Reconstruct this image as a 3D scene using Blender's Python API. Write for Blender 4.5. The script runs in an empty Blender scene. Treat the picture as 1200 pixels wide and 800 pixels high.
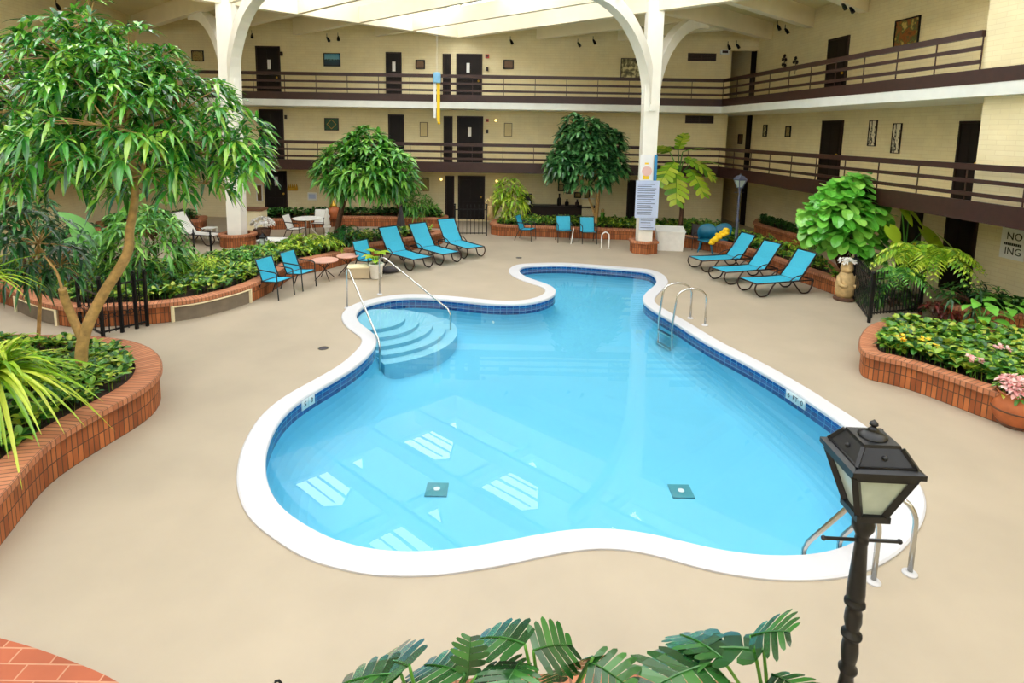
import bpy, bmesh, math, random
import numpy as np
from mathutils import Vector, Matrix
from mathutils.geometry import tessellate_polygon
random.seed(7); rng = np.random.default_rng(11)
PI = math.pi
SC = bpy.context.scene; COL = SC.collection
# ---------------------------------------------------------------- camera geometry (used to survey the place)
FPX, CX, CY, EYE, ROLL = 690.0, 600.0, 250.0, 4.0, 0.017
PITCH = math.atan((CY-154)/FPX)
def ray(px, py):
    u=(px-CX)/FPX; v=(CY-py)/FPX; c,s=math.cos(ROLL),math.sin(ROLL)
    r=u*c-v*s; up=u*s+v*c
    return Vector((r, math.cos(PITCH)+up*math.sin(PITCH), -math.sin(PITCH)+up*math.cos(PITCH)))
def G(px, py, z=0.0):
    d=ray(px,py); return Vector((0,0,EYE))+d*((z-EYE)/d.z)
def D(px, py, Y):
    d=ray(px,py); return Vector((0,0,EYE))+d*(Y/d.y)
def RW(px, py, off=0.0):           # point on the right-hand wall (off = metres in front of it)
    d=ray(px,py); t=(RX0-off+RSK*26.0)/(d.x+RSK*d.y); return Vector((0,0,EYE))+d*t
RSK=0.103; RX0=10.45               # right wall: X = RX0 + RSK*(26-Y)
def rwx(Y): return RX0+RSK*(26-Y)
def rrx(Y): return 8.42+RSK*(24.2-Y)   # right railing line
def lrx(Y): return -14.3+RSK*(24.2-Y)
def lwx(Y): return -16.3+RSK*(26-Y)
# ---------------------------------------------------------------- materials
def lin(c):
    return tuple((x/255/12.92 if x/255<=.04045 else ((x/255+.055)/1.055)**2.4) for x in c)+(1.0,)
class NT:
    def __init__(s, name):
        s.m=bpy.data.materials.new(name); s.m.use_nodes=True; s.t=s.m.node_tree; s.n=s.t.nodes
        s.b=s.n['Principled BSDF']; s.out=s.n['Material Output']
    def new(s, typ, **k):
        n=s.n.new(typ)
        for a,v in k.items(): setattr(n,a,v)
        return n
    def link(s,a,b): s.t.links.new(a,b)
def mat(name, c, rough=.6, metal=0, var=.12, scale=6, bump=0, spec=.5, coat=0):
    t=NT(name); t.b.inputs['Roughness'].default_value=rough; t.b.inputs['Metallic'].default_value=metal
    t.b.inputs['Specular IOR Level'].default_value=spec
    if coat: t.b.inputs['Coat Weight'].default_value=coat
    L=lin(c)
    if var or bump:
        tc=t.new('ShaderNodeTexCoord'); nz=t.new('ShaderNodeTexNoise'); nz.inputs['Scale'].default_value=scale; nz.inputs['Detail'].default_value=5
        t.link(tc.outputs['Object'],nz.inputs['Vector'])
        r=t.new('ShaderNodeValToRGB'); e=r.color_ramp.elements
        e[0].position=.3; e[1].position=.7
        e[0].color=tuple(x*(1-var) for x in L[:3])+(1,); e[1].color=tuple(min(1,x*(1+var)) for x in L[:3])+(1,)
        t.link(nz.outputs['Fac'],r.inputs['Fac']); t.link(r.outputs['Color'],t.b.inputs['Base Color'])
        if bump:
            b=t.new('ShaderNodeBump'); b.inputs['Strength'].default_value=bump; b.inputs['Distance'].default_value=.02
            t.link(nz.outputs['Fac'],b.inputs['Height']); t.link(b.outputs['Normal'],t.b.inputs['Normal'])
    else: t.b.inputs['Base Color'].default_value=L
    return t.m
def leafmat(name, cols, rough=.38, trans=.35, spec=.5):
    t=NT(name); g=t.new('ShaderNodeNewGeometry'); r=t.new('ShaderNodeValToRGB')
    e=r.color_ramp.elements
    while len(e)<len(cols): e.new(.5)
    for i,c in enumerate(cols):
        e[i].position=i/(len(cols)-1); e[i].color=lin(c)
    t.link(g.outputs['Random Per Island'],r.inputs['Fac']); t.link(r.outputs['Color'],t.b.inputs['Base Color'])
    t.b.inputs['Roughness'].default_value=rough; t.b.inputs['Specular IOR Level'].default_value=spec; t.b.inputs['Coat Weight'].default_value=.35; t.b.inputs['Coat Roughness'].default_value=.25
    tr=t.new('ShaderNodeBsdfTranslucent'); t.link(r.outputs['Color'],tr.inputs['Color'])
    mx=t.new('ShaderNodeMixShader'); mx.inputs[0].default_value=trans*.6
    t.link(t.b.outputs[0],mx.inputs[1]); t.link(tr.outputs[0],mx.inputs[2]); t.link(mx.outputs[0],t.out.inputs['Surface'])
    return t.m
def brickmat(name, c1, c2, mortar, bw, bh, ms=.012, uv=True, offset=.5, bump=.4, rough=.75, var=.35, vec='UV'):
    t=NT(name); tc=t.new('ShaderNodeTexCoord'); br=t.new('ShaderNodeTexBrick')
    br.offset=offset
    br.inputs['Scale'].default_value=1; br.inputs['Brick Width'].default_value=bw; br.inputs['Row Height'].default_value=bh
    br.inputs['Mortar Size'].default_value=ms; br.inputs['Mortar Smooth'].default_value=.2; br.inputs['Bias'].default_value=0
    br.inputs['Color1'].default_value=lin(c1); br.inputs['Color2'].default_value=lin(c2); br.inputs['Mortar'].default_value=lin(mortar)
    t.link(tc.outputs[vec],br.inputs['Vector'])
    nz=t.new('ShaderNodeTexNoise'); nz.inputs['Scale'].default_value=2.2; nz.inputs['Detail'].default_value=6
    t.link(tc.outputs['Object'],nz.inputs['Vector'])
    hs=t.new('ShaderNodeHueSaturation'); mr=t.new('ShaderNodeMapRange')
    mr.inputs['To Min'].default_value=1-var; mr.inputs['To Max'].default_value=1+var
    mr.inputs['From Min'].default_value=.25; mr.inputs['From Max'].default_value=.75
    t.link(nz.outputs['Fac'],mr.inputs['Value']); t.link(mr.outputs[0],hs.inputs['Value'])
    t.link(br.outputs['Color'],hs.inputs['Color']); t.link(hs.outputs['Color'],t.b.inputs['Base Color'])
    b=t.new('ShaderNodeBump'); b.inputs['Strength'].default_value=bump; b.inputs['Distance'].default_value=.01; b.invert=True
    t.link(br.outputs['Fac'],b.inputs['Height']); t.link(b.outputs['Normal'],t.b.inputs['Normal'])
    t.b.inputs['Roughness'].default_value=rough
    return t.m
M={}
M['wall']=brickmat('cream_painted_brick',(240,227,186),(237,222,178),(230,214,170),.42,.105,.008,var=.06,bump=.25,rough=.7)
M['wallplain']=mat('cream_plaster',(240,227,188),.7,var=.05,scale=1.5)
M['white']=mat('white_painted_concrete',(246,243,232),.55,var=.03,scale=3)
M['beam']=mat('ivory_painted_beam',(247,236,208),.6,var=.03,scale=2)
M['soffit']=mat('pale_soffit',(226,214,170),.7,var=.04,scale=1)
M['slabwhite']=mat('white_slab_edge',(232,234,228),.6,var=.05,scale=3)
M['brown']=mat('brown_painted_wood',(54,27,21),.45,var=.2,scale=8)
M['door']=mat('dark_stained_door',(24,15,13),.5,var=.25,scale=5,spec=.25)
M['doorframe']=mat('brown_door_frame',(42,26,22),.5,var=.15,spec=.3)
M['deck']=mat('beige_pool_deck',(171,157,136),.55,var=.07,scale=.9,bump=.05)
M['deck2']=mat('patio_concrete',(190,172,142),.6,var=.1,scale=1.2)
M['coping']=mat('white_coping',(204,203,206),.5,var=.015,scale=5)
M['basin']=mat('sky_blue_plaster',(111,205,236),.6,var=.025,scale=.8)
M['step']=mat('pale_blue_step',(150,216,236),.6,var=.03,scale=2)
M['tile']=brickmat('blue_glazed_tile',(10,62,128),(20,88,160),(90,160,205),.15,.075,.006,offset=0,rough=.15,var=.2)
M['tilewhite']=mat('white_tile',(236,240,238),.25,var=.02)
M['steel']=mat('stainless_steel',(200,200,196),.22,metal=1,var=.04)
M['black']=mat('black_iron',(14,14,16),.45,var=.2,scale=20,spec=.35)
M['lampblack']=mat('worn_black_metal',(19,19,22),.36,metal=.2,var=.35,scale=14,spec=.6)
M['lampgrey']=mat('weathered_grey_metal',(86,92,112),.45,metal=.2,var=.2)
M['text']=mat('dark_lettering',(35,38,40),.6,var=0)
M['brick']=brickmat('vertical_red_brick',(186,110,60),(140,74,36),(92,60,38),.075,.21,.008,offset=0,var=.3)
M['cap']=brickmat('brick_cap',(196,130,92),(176,108,72),(126,84,58),.075,.4,.009,offset=0,var=.14)
M['brickfloor']=brickmat('red_brick_paving',(170,90,58),(150,76,46),(186,134,104),.3,.13,.007,var=.15,vec='Object')
M['soil']=mat('dark_soil',(58,42,30),.95,var=.5,scale=14,bump=.6)
M['panelgrey']=mat('grey_concrete_panel',(120,108,92),.8,var=.15,scale=5)
M['sling']=mat('turquoise_sling_fabric',(48,168,198),.65,var=.05,scale=30)
M['frame']=mat('bronze_tube_frame',(58,42,36),.35,metal=.5,var=.1)
M['chairframe']=mat('dark_green_black_frame',(40,48,48),.4,metal=.3,var=.1)
M['cloth']=mat('white_sling_fabric',(232,230,222),.7,var=.04,scale=20)
M['bark']=mat('tan_bark',(176,140,84),.8,var=.3,scale=12,bump=.4)
M['barkd']=mat('brown_bark',(92,62,44),.85,var=.3,scale=12,bump=.4)
M['pink']=mat('pink_laminate',(214,164,146),.4,var=.1)
M['terracotta']=mat('terracotta',(178,98,54),.55,var=.22,scale=5)
M['stone']=mat('tan_carved_stone',(196,166,116),.75,var=.2,scale=12)
M['whitestone']=mat('white_plaster_statue',(238,236,230),.6,var=.05)
M['yellow']=mat('yellow_cloth',(250,206,26),.6,var=.08)
M['teal']=mat('dark_teal_plastic',(16,104,134),.4,var=.12)
M['glasslamp']=mat('frosted_lamp_glass',(176,190,180),.2,var=.12,scale=8)
M['paperblue']=mat('pale_blue_paper',(196,208,236),.6,var=.03)
M['paper']=mat('white_paper',(240,240,240),.6,var=.02)
M['blue']=mat('blue_sheet',(44,134,186),.5,var=.08)
M['skyblue']=mat('sky_blue_nylon',(140,200,240),.6,var=.08)
M['red']=mat('red_plastic',(190,40,30),.4,var=.05)
M['gold']=mat('gilded_ornament',(206,160,50),.4,metal=.4,var=.15)
M['greyd']=mat('dark_grey_cloth',(66,62,64),.8,var=.2)
M['L_big']=leafmat('mango_green_leaf',[(22,78,26),(48,124,40),(70,150,46),(112,176,54),(160,200,70)],.25,.3,.8)
M['L_dark']=leafmat('dark_green_leaf',[(14,54,24),(26,82,34),(44,112,44),(60,130,50)],.35,.25)
M['L_mid']=leafmat('mid_green_leaf',[(36,96,34),(66,138,44),(100,166,56),(140,190,70)],.38,.35)
M['L_lime']=leafmat('lime_green_leaf',[(92,146,30),(140,186,40),(180,206,52),(204,214,80)],.4,.4)
M['L_jade']=leafmat('bright_green_round_leaf',[(76,164,48),(112,194,66),(156,216,92)],.28,.25,.6)
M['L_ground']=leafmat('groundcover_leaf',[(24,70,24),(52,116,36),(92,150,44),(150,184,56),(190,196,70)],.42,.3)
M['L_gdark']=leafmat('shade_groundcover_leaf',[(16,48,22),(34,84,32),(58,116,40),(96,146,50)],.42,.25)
M['L_mon']=leafmat('monstera_leaf',[(20,62,26),(38,92,36),(62,120,48)],.22,.2,.6)
M['L_light']=leafmat('pale_green_leaf',[(70,124,50),(112,164,76),(150,194,104),(182,212,130)],.35,.35)
M['L_t3']=leafmat('blue_green_leaf',[(22,66,34),(48,104,52),(80,140,76),(120,172,106)],.32,.3,.6)
M['L_red']=leafmat('dark_red_leaf',[(70,24,24),(110,36,30),(46,52,26)],.4,.2)
M['F_white']=leafmat('white_petal',[(240,236,232),(250,250,246)],.5,.3)
M['F_pink']=leafmat('pink_petal',[(226,150,150),(240,196,190),(246,226,220)],.5,.3)
M['F_yellow']=leafmat('yellow_petal',[(240,200,20),(250,216,50)],.5,.3)
# ---------------------------------------------------------------- mesh helpers
class MB:
    def __init__(s): s.v=[]; s.f=[]; s.uv=[]; s.hasuv=False
    def add(s, vs, fs, uvs=None):
        o=len(s.v); s.v+= [tuple(p) for p in vs]
        for i,f in enumerate(fs):
            s.f.append(tuple(o+k for k in f)); s.uv.append(uvs[i] if uvs else None)
        if uvs: s.hasuv=True
        return s
    def box(s, x0,x1,y0,y1,z0,z1, T=None):
        vs=[(x,y,z) for z in (z0,z1) for y in (y0,y1) for x in (x0,x1)]
        if T: vs=[T@Vector(p) for p in vs]
        return s.add(vs,[(0,2,3,1),(4,5,7,6),(0,1,5,4),(2,6,7,3),(0,4,6,2),(1,3,7,5)])
    def bar(s, a, b, w, h, up=(0,0,1)):
        a=Vector(a); b=Vector(b); d=(b-a); L=d.length; d.normalize(); up=Vector(up)
        sd=d.cross(up)
        if sd.length<1e-4: sd=d.cross(Vector((1,0,0)))
        sd.normalize(); u=sd.cross(d)
        vs=[p+sd*(i*w/2)+u*(j*h/2) for p in (a,b) for i,j in ((-1,-1),(1,-1),(1,1),(-1,1))]
        return s.add(vs,[(0,3,2,1),(4,5,6,7),(0,1,5,4),(1,2,6,5),(2,3,7,6),(3,0,4,7)])
    def tube(s, pts, r, n=8, cap=True, smooth=0):
        pts=[Vector(p) for p in pts]
        if smooth: pts=catmull(pts,smooth)
        rs=r if isinstance(r,(list,tuple)) else [r]*len(pts)
        if len(rs)!=len(pts):
            rs=[rs[0]+(rs[-1]-rs[0])*i/(len(pts)-1) for i in range(len(pts))] if len(rs)==2 else list(np.interp(np.linspace(0,1,len(pts)),np.linspace(0,1,len(rs)),rs))
        vs=[];fs=[]; ref=None
        for i,p in enumerate(pts):
            d=(pts[min(i+1,len(pts)-1)]-pts[max(i-1,0)])
            if d.length<1e-9: d=Vector((0,0,1))
            d.normalize()
            if ref is None: ref=Vector((0,0,1)) if abs(d.z)<.9 else Vector((1,0,0))
            a=d.cross(ref)
            if a.length<1e-5: a=d.cross(Vector((.3,1,.2)))
            a.normalize(); b=a.cross(d); ref=b
            for k in range(n):
                t=2*PI*k/n; vs.append(p+(a*math.cos(t)+b*math.sin(t))*rs[i])
        for i in range(len(pts)-1):
            for k in range(n):
                k2=(k+1)%n; fs.append((i*n+k,i*n+k2,(i+1)*n+k2,(i+1)*n+k))
        if cap: fs.append(tuple(range(n-1,-1,-1))); fs.append(tuple((len(pts)-1)*n+k for k in range(n)))
        return s.add(vs,fs)
    def lathe(s, prof, n=16, c=(0,0,0), sq=False, rot=0):
        vs=[];fs=[]; c=Vector(c)
        for r,z in prof:
            for k in range(n):
                t=2*PI*(k+.5*sq)/n+rot; vs.append(c+Vector((r*math.cos(t),r*math.sin(t),z)))
        for i in range(len(prof)-1):
            for k in range(n):
                k2=(k+1)%n; fs.append((i*n+k,i*n+k2,(i+1)*n+k2,(i+1)*n+k))
        fs.append(tuple(range(n-1,-1,-1))); fs.append(tuple((len(prof)-1)*n+k for k in range(n)))
        return s.add(vs,fs)
    def poly(s, pts, flip=False):
        pts=[Vector(p) for p in pts]; tr=tessellate_polygon([[Vector((p.x,p.y,0)) for p in pts]])
        fs=[]
        for t in tr:
            a,b,c=[pts[i] for i in t]
            up=(b-a).cross(c-a).z>0
            fs.append(tuple(t) if up!=flip else tuple(reversed(t)))
        return s.add(pts,fs)
    def quadv(s, a,b,c,d,uv=None): return s.add([a,b,c,d],[(0,1,2,3)],[uv] if uv else None)
    def ball(s, c, r, n=10, m=7, sc=(1,1,1)):
        pr=[(max(1e-4,math.sin(PI*i/m))*r, -math.cos(PI*i/m)*r) for i in range(m+1)]
        vs=[];fs=[]; c=Vector(c)
        for rr,z in pr:
            for k in range(n):
                t=2*PI*k/n; vs.append(c+Vector((rr*math.cos(t)*sc[0],rr*math.sin(t)*sc[1],z*sc[2])))
        for i in range(m):
            for k in range(n):
                k2=(k+1)%n; fs.append((i*n+k,i*n+k2,(i+1)*n+k2,(i+1)*n+k))
        return s.add(vs,fs)
def catmull(pts, k, closed=False):
    pts=[Vector(p) for p in pts]; n=len(pts); out=[]
    rngi=range(n) if closed else range(n-1)
    for i in rngi:
        if closed: p0,p1,p2,p3=pts[i-1],pts[i],pts[(i+1)%n],pts[(i+2)%n]
        else: p0,p1,p2,p3=pts[max(i-1,0)],pts[i],pts[i+1],pts[min(i+2,n-1)]
        for j in range(k):
            t=j/k; out.append(.5*((2*p1)+(p2-p0)*t+(2*p0-5*p1+4*p2-p3)*t*t+(3*p1-p0-3*p2+p3)*t**3))
    if not closed: out.append(pts[-1])
    return out
def resample(pts, step, closed=True):
    P=[Vector(p) for p in pts]+([Vector(pts[0])] if closed else []); d=[0]
    for i in range(len(P)-1): d.append(d[-1]+(P[i+1]-P[i]).length)
    n=max(4,int(round(d[-1]/step))); out=[]; j=0
    for i in range(n if closed else n+1):
        s=d[-1]*i/n
        while j<len(d)-2 and d[j+1]<s: j+=1
        t=(s-d[j])/max(1e-9,d[j+1]-d[j]); out.append(P[j].lerp(P[j+1],t))
    return out
def area2(p): return sum(p[i].x*p[(i+1)%len(p)].y-p[(i+1)%len(p)].x*p[i].y for i in range(len(p)))/2
def inset(pts, w, closed=True, it=2):
    """offset a counter-clockwise outline inwards by w"""
    n=len(pts); N=[]
    for i in range(n):
        d=pts[(i+1)%n]-pts[i-1] if closed else pts[min(i+1,n-1)]-pts[max(i-1,0)]
        d=Vector((d.x,d.y,0)); d.normalize(); N.append(Vector((-d.y,d.x,0)))
    for _ in range(it):
        N=[(N[i-1]+2*N[i]+N[(i+1)%n]).normalized() for i in range(n)] if closed else N
    return [pts[i]+N[i]*w for i in range(n)]
def mkobj(name, mb, m, parent=None, smooth=False, label=None):
    me=bpy.data.meshes.new(name); me.from_pydata(mb.v,[],mb.f)
    if mb.hasuv:
        ul=me.uv_layers.new(name='UVMap'); k=0
        for i,f in enumerate(mb.f):
            u=mb.uv[i]
            for j in range(len(f)):
                if u: ul.data[k].uv=u[j]
                k+=1
    me.materials.append(M[m] if isinstance(m,str) else m)
    if smooth: me.polygons.foreach_set('use_smooth',[True]*len(me.polygons))
    me.update()
    o=bpy.data.objects.new(name,me); COL.objects.link(o)
    if parent: o.parent=parent
    if label: o['label']=label
    return o
def tag(o,label=None,cat=None,group=None,kind=None):
    if label: o['label']=label
    if cat: o['category']=cat
    if group: o['group']=group
    if kind: o['kind']=kind
    return o
def thing(name,label,cat,loc=(0,0,0),rz=0,group=None,kind=None):
    o=bpy.data.objects.new(name,None); COL.objects.link(o); o.empty_display_size=.1
    o.location=loc; o.rotation_euler=(0,0,rz); return tag(o,label,cat,group,kind)
def kids(o): return [c for c in bpy.data.objects if c.parent==o]
def dup(root,loc,rz=0,label=None,scale=None):
    def cp(o,par):
        c=o.copy(); COL.objects.link(c)
        if par: c.parent=par
        for ch in kids(o): cp(ch,c)
        return c
    r=cp(root,None); r.location=loc; r.rotation_euler=(0,0,rz)
    if label: r['label']=label
    if scale: r.scale=scale
    return r
def struct(name,mb,m,label,cat='building',smooth=False):
    o=mkobj(name,mb,m,None,smooth); return tag(o,label,cat,None,'structure')
def textpart(name,s,size,parent,m='text',T=None,ext=.002):
    cu=bpy.data.curves.new(name+'_curve','FONT'); cu.body=s; cu.size=size; cu.align_x='CENTER'; cu.align_y='CENTER'; cu.extrude=ext; cu.resolution_u=3
    to=bpy.data.objects.new(name+'_curve',cu); COL.objects.link(to)
    me=bpy.data.meshes.new_from_object(to.evaluated_get(bpy.context.evaluated_depsgraph_get())); 
    bpy.data.objects.remove(to); bpy.data.curves.remove(cu)
    me.name=name; me.materials.clear(); me.materials.append(M[m])
    o=bpy.data.objects.new(name,me); COL.objects.link(o); o.parent=parent
    if T is not None: me.transform(T)
    return o
def frame3(origin, right, up):
    """matrix whose X is right, Y is up, Z the outward normal"""
    r=Vector(right).normalized(); u=Vector(up).normalized(); n=r.cross(u)
    return Matrix(((r.x,u.x,n.x,origin[0]),(r.y,u.y,n.y,origin[1]),(r.z,u.z,n.z,origin[2]),(0,0,0,1)))
# ---------------------------------------------------------------- leaves
ROW_LANCE=[(0,.05),(.35,1),(.7,.7),(1,.02)]
ROW_OVAL=[(0,.08),(.22,.8),(.5,1),(.8,.72),(1,.05)]
ROW_STRAP=[(0,.6),(.3,1),(.6,.85),(.85,.5),(1,.03)]
def nrm(a): return a/np.maximum(1e-9,np.linalg.norm(a,axis=-1,keepdims=True))
def leaves(mb,P,Dr,L,W,droop=.2,rows=ROW_LANCE,fold=.15,up=None,curl=0.):
    P=np.asarray(P,float); Dr=nrm(np.asarray(Dr,float)); n=len(P)
    L=np.broadcast_to(np.asarray(L,float),(n,)); W=np.broadcast_to(np.asarray(W,float),(n,)); droop=np.broadcast_to(np.asarray(droop,float),(n,))
    U=np.tile([0,0,1.],(n,1)) if up is None else np.asarray(up,float)
    U=U+rng.normal(0,.08,(n,3))
    S=nrm(np.cross(Dr,U)); N=np.cross(S,Dr)
    V=[]
    for t,w in rows:
        c=P+(L*t)[:,None]*Dr; c[:,2]-=droop*L*t*t
        hw=(W*w*.5)[:,None]
        V+= [c-S*hw+N*hw*fold*2, c, c+S*hw+N*hw*fold*2]
    V=np.stack(V,1).reshape(-1,3); k=len(rows)*3; base=[]
    for i in range(len(rows)-1):
        a=i*3; base+= [(a,a+1,a+4,a+3),(a+1,a+2,a+5,a+4)]
    o=len(mb.v); mb.v+=[tuple(p) for p in V.tolist()]
    for j in range(n):
        q=o+j*k
        for f in base: mb.f.append((q+f[0],q+f[1],q+f[2],q+f[3])); mb.uv.append(None)
    return mb
def whorls(mb,C,A,nl,L,W,droop=.35,spread=1.1,rows=ROW_LANCE,fold=.15,jit=.15):
    """rosettes of nl leaves at points C with axes A"""
    P=[];Dv=[];Ls=[]
    for c,a in zip(C,A):
        a=Vector(a).normalized(); s=a.cross(Vector((.31,.7,.2))).normalized(); b=a.cross(s); ph=random.random()*6.28
        for i in range(nl):
            t=ph+2*PI*i/nl+random.uniform(-.2,.2); sp=spread*random.uniform(.6,1.15)
            d=a*math.cos(sp)+(s*math.cos(t)+b*math.sin(t))*math.sin(sp)
            P.append(c); Dv.append(d); Ls.append(L*random.uniform(.7,1.15))
    Ls=np.array(Ls)
    return leaves(mb,P,Dv,Ls,Ls*W/L,droop,rows,fold)
def blobpts(c,r,n,zmin=-.6,inner=.25,sc=(1,1,1)):
    C=[];A=[]
    while len(C)<n:
        v=Vector((random.gauss(0,1),random.gauss(0,1),random.gauss(0,1))).normalized()
        if v.z<zmin: continue
        rr=r*(1-inner*random.random()**1.5)
        C.append(Vector(c)+Vector((v.x*rr*sc[0],v.y*rr*sc[1],v.z*rr*sc[2]))); A.append((v+Vector((0,0,.45))).normalized())
    return C,A
def inpoly(p,poly):
    c=False; n=len(poly); j=n-1
    for i in range(n):
        if (poly[i].y>p[1])!=(poly[j].y>p[1]) and p[0]<(poly[j].x-poly[i].x)*(p[1]-poly[i].y)/(poly[j].y-poly[i].y)+poly[i].x: c=not c
        j=i
    return c
def scatter(poly,n,test=None):
    xs=[p.x for p in poly]; ys=[p.y for p in poly]; out=[]; k=0
    while len(out)<n and k<n*60:
        k+=1; p=(random.uniform(min(xs),max(xs)),random.uniform(min(ys),max(ys)))
        if inpoly(p,poly) and (test is None or test(p)): out.append(p)
    return out
SKY=12; EXPO=-0.42
# ================================================================ BUILDING SHELL
SL2,SL3,CEIL=2.40,5.13,8.58
YB=26.0; XHALL=9.2
# --- ground, with the pool cut out
def outer_pool():
    px=[(596,318),(599,312.5),(607,309.5),(625,308),(662,307.5),(700,310),(737,313),(762,315.5),(777,321),(783,329),(781,335),(772,343),(767,350),(770,356),(785,365),(810,379),(845,400),(900,427.5),(950,456),(975,472),(1012,496),(1040,520),(1060,542),(1076,562),(1084,578),(1086,592),(1083,607),(1075,622),(1060,641),(1040,656),(1020,666),(992,674),(962,677.5),(925,678),(900,677),(862,672),(825,665),(787,654),(750,644.5),(720,641),(700,640.5),(675,643),(637,650),(600,658.5),(550,667),(512,672),(475,673),(437,672),(400,665),(362,654),(337,640),(315,625),(300,614),(287,597),(280,580),(277,560),(280,535),(287,515),(300,493),(315,477),(337,461),(375,440),(400,425),(418,409),(424,400),(423,394),(417,390),(405,381),(400,372),(402,365),(412,357),(430,351),(455,346),(480,344),(512,345),(550,348.5),(575,351),(600,352),(620,350),(634,345.5),(639,341),(636,336),(615,329),(603,324)]
    w=[G(x,y,.03) for x,y in px]; w=[Vector((p.x,p.y,0)) for p in w]
    if area2(w)<0: w.reverse()
    w=resample(catmull(w,6,True),.12)
    for _ in range(2): w=[(w[i-1]+2*w[i]+w[(i+1)%len(w)])/4 for i in range(len(w))]
    return w
PO=outer_pool()
PI_=inset(PO,.29,it=4)
for _ in range(6): PI_=[(PI_[i-1]+2*PI_[i]+PI_[(i+1)%len(PI_)])/4 for i in range(len(PI_))]
def zshift(p,z): return [Vector((a.x,a.y,z)) for a in p]
def strip(mb,a,b,uv=False,closed=True,flip=False,vs=None):
    n=len(a); L=0
    for i in range(n if closed else n-1):
        j=(i+1)%n; l=(a[j]-a[i]).length; h=(b[i]-a[i]).length
        q=[a[i],a[j],b[j],b[i]]; u=[(L,0),(L+l,0),(L+l,h),(L,h)]
        if flip: q.reverse(); u.reverse()
        mb.quadv(*q,uv=u if uv else None); L+=l
    return mb
mb=MB()
outer=[Vector(p) for p in ((-20,-3,0),(16,-3,0),(16,34,0),(-20,34,0))]
hole=zshift(inset(PO,.06),0)
tr=tessellate_polygon([outer,list(reversed(hole))]); allp=outer+list(reversed(hole))
fs=[]
for t in tr:
    a,b,c=[allp[i] for i in t]; fs.append(t if (b-a).cross(c-a).z>0 else tuple(reversed(t)))
mb.add(allp,fs); struct('floor',mb,'deck','beige concrete pool deck around the free-form pool','floor')
# --- pool
pool=thing('swimming_pool','large free-form swimming pool with white coping and blue tile band','pool')
pool['kind']='structure'
WZ=-.07
mb=MB(); zc=.03
i1=inset(PO,.02)
strip(mb,zshift(PO,0),zshift(PO,zc-.012)); strip(mb,zshift(PO,zc-.012),zshift(i1,zc)); strip(mb,zshift(i1,zc),zshift(PI_,zc))
strip(mb,zshift(PI_,zc),zshift(inset(PI_,.015),zc-.02)); strip(mb,zshift(inset(PI_,.015),zc-.02),zshift(inset(PI_,.01),-.03)); strip(mb,zshift(inset(PI_,.01),-.03),zshift(PI_,-.035))
mkobj('coping',mb,'coping',pool,True)
mb=MB(); strip(mb,zshift(PI_,-.24),zshift(PI_,-.03),uv=True,flip=True); mkobj('tile_band',mb,'tile',pool)
def zfloor(y): return -.62-.3*max(0,min(1,(14-y)/7))
mb=MB(); prev=zshift(PI_,-.24); k_=8; sm=PI_
for i in range(1,k_+1):
    a=i/k_*PI/2; w_=.55*(1-math.cos(a)); sm=inset(PI_,w_,it=8)
    for _ in range(4*i): sm=[(sm[j-1]+2*sm[j]+sm[(j+1)%len(sm)])/4 for j in range(len(sm))]
    cur=[Vector((p.x,p.y,-.24+(zfloor(p.y)+.24)*math.sin(a))) for p in sm]; strip(mb,prev,cur,flip=True); prev=cur
mb.poly(prev); mkobj('basin',mb,'basin',pool,True)
mb=MB(); mb.poly(zshift(inset(PI_,-.004),WZ))
t=NT('clear_pool_water'); tr_=t.new('ShaderNodeBsdfTransparent'); tr_.inputs['Color'].default_value=(.93,.99,1,1)
gl=t.new('ShaderNodeBsdfGlossy'); gl.inputs['Roughness'].default_value=.0
fr=t.new('ShaderNodeFresnel'); fr.inputs['IOR'].default_value=1.33
nz=t.new('ShaderNodeTexNoise'); nz.inputs['Scale'].default_value=1.1; nz.inputs['Detail'].default_value=2
bp=t.new('ShaderNodeBump'); bp.inputs['Strength'].default_value=.02; bp.inputs['Distance'].default_value=.03
tc=t.new('ShaderNodeTexCoord'); t.link(tc.outputs['Object'],nz.inputs['Vector']); t.link(nz.outputs['Fac'],bp.inputs['Height'])
t.link(bp.outputs['Normal'],gl.inputs['Normal'])
mx=t.new('ShaderNodeMixShader'); t.link(fr.outputs[0],mx.inputs[0]); t.link(tr_.outputs[0],mx.inputs[1]); t.link(gl.outputs[0],mx.inputs[2]); t.link(mx.outputs[0],t.out.inputs['Surface'])
tag(mkobj('pool_water',mb,t.m),'clear still water filling the free-form pool','water',None,'stuff')
# steps in the shallow cove
c0=G(407,368,0); fl2=inset(PI_,.02)
def rayhit(c,dx,dy,poly):
    best=99
    for i in range(len(poly)):
        a=poly[i]; b=poly[(i+1)%len(poly)]; ex=b.x-a.x; ey=b.y-a.y; den=dx*ey-dy*ex
        if abs(den)<1e-9: continue
        t=((a.x-c.x)*ey-(a.y-c.y)*ex)/den; u=((a.x-c.x)*dy-(a.y-c.y)*dx)/den
        if t>1e-4 and 0<=u<=1: best=min(best,t)
    return best
cc=min(PI_,key=lambda p:(p-c0).length); cin=Vector((cc.x,cc.y,0)); cen=sum(PI_,Vector())/len(PI_)
c1=cin+(Vector((-1.5,12.5,0))-cin).normalized()*.35
for R_,z in ((.7,-.1),(1.0,-.18),(1.3,-.26),(1.58,-.34),(1.84,-.42)):
    pts=[]
    for k in range(72):
        a=2*PI*k/72; r=min(R_,rayhit(c1,math.cos(a),math.sin(a),fl2)); pts.append(Vector((c1.x+r*math.cos(a),c1.y+r*math.sin(a),z)))
    mb=MB(); mb.poly(pts); strip(mb,zshift(pts,-.9),pts); mkobj('step',mb,'step',pool)
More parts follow.
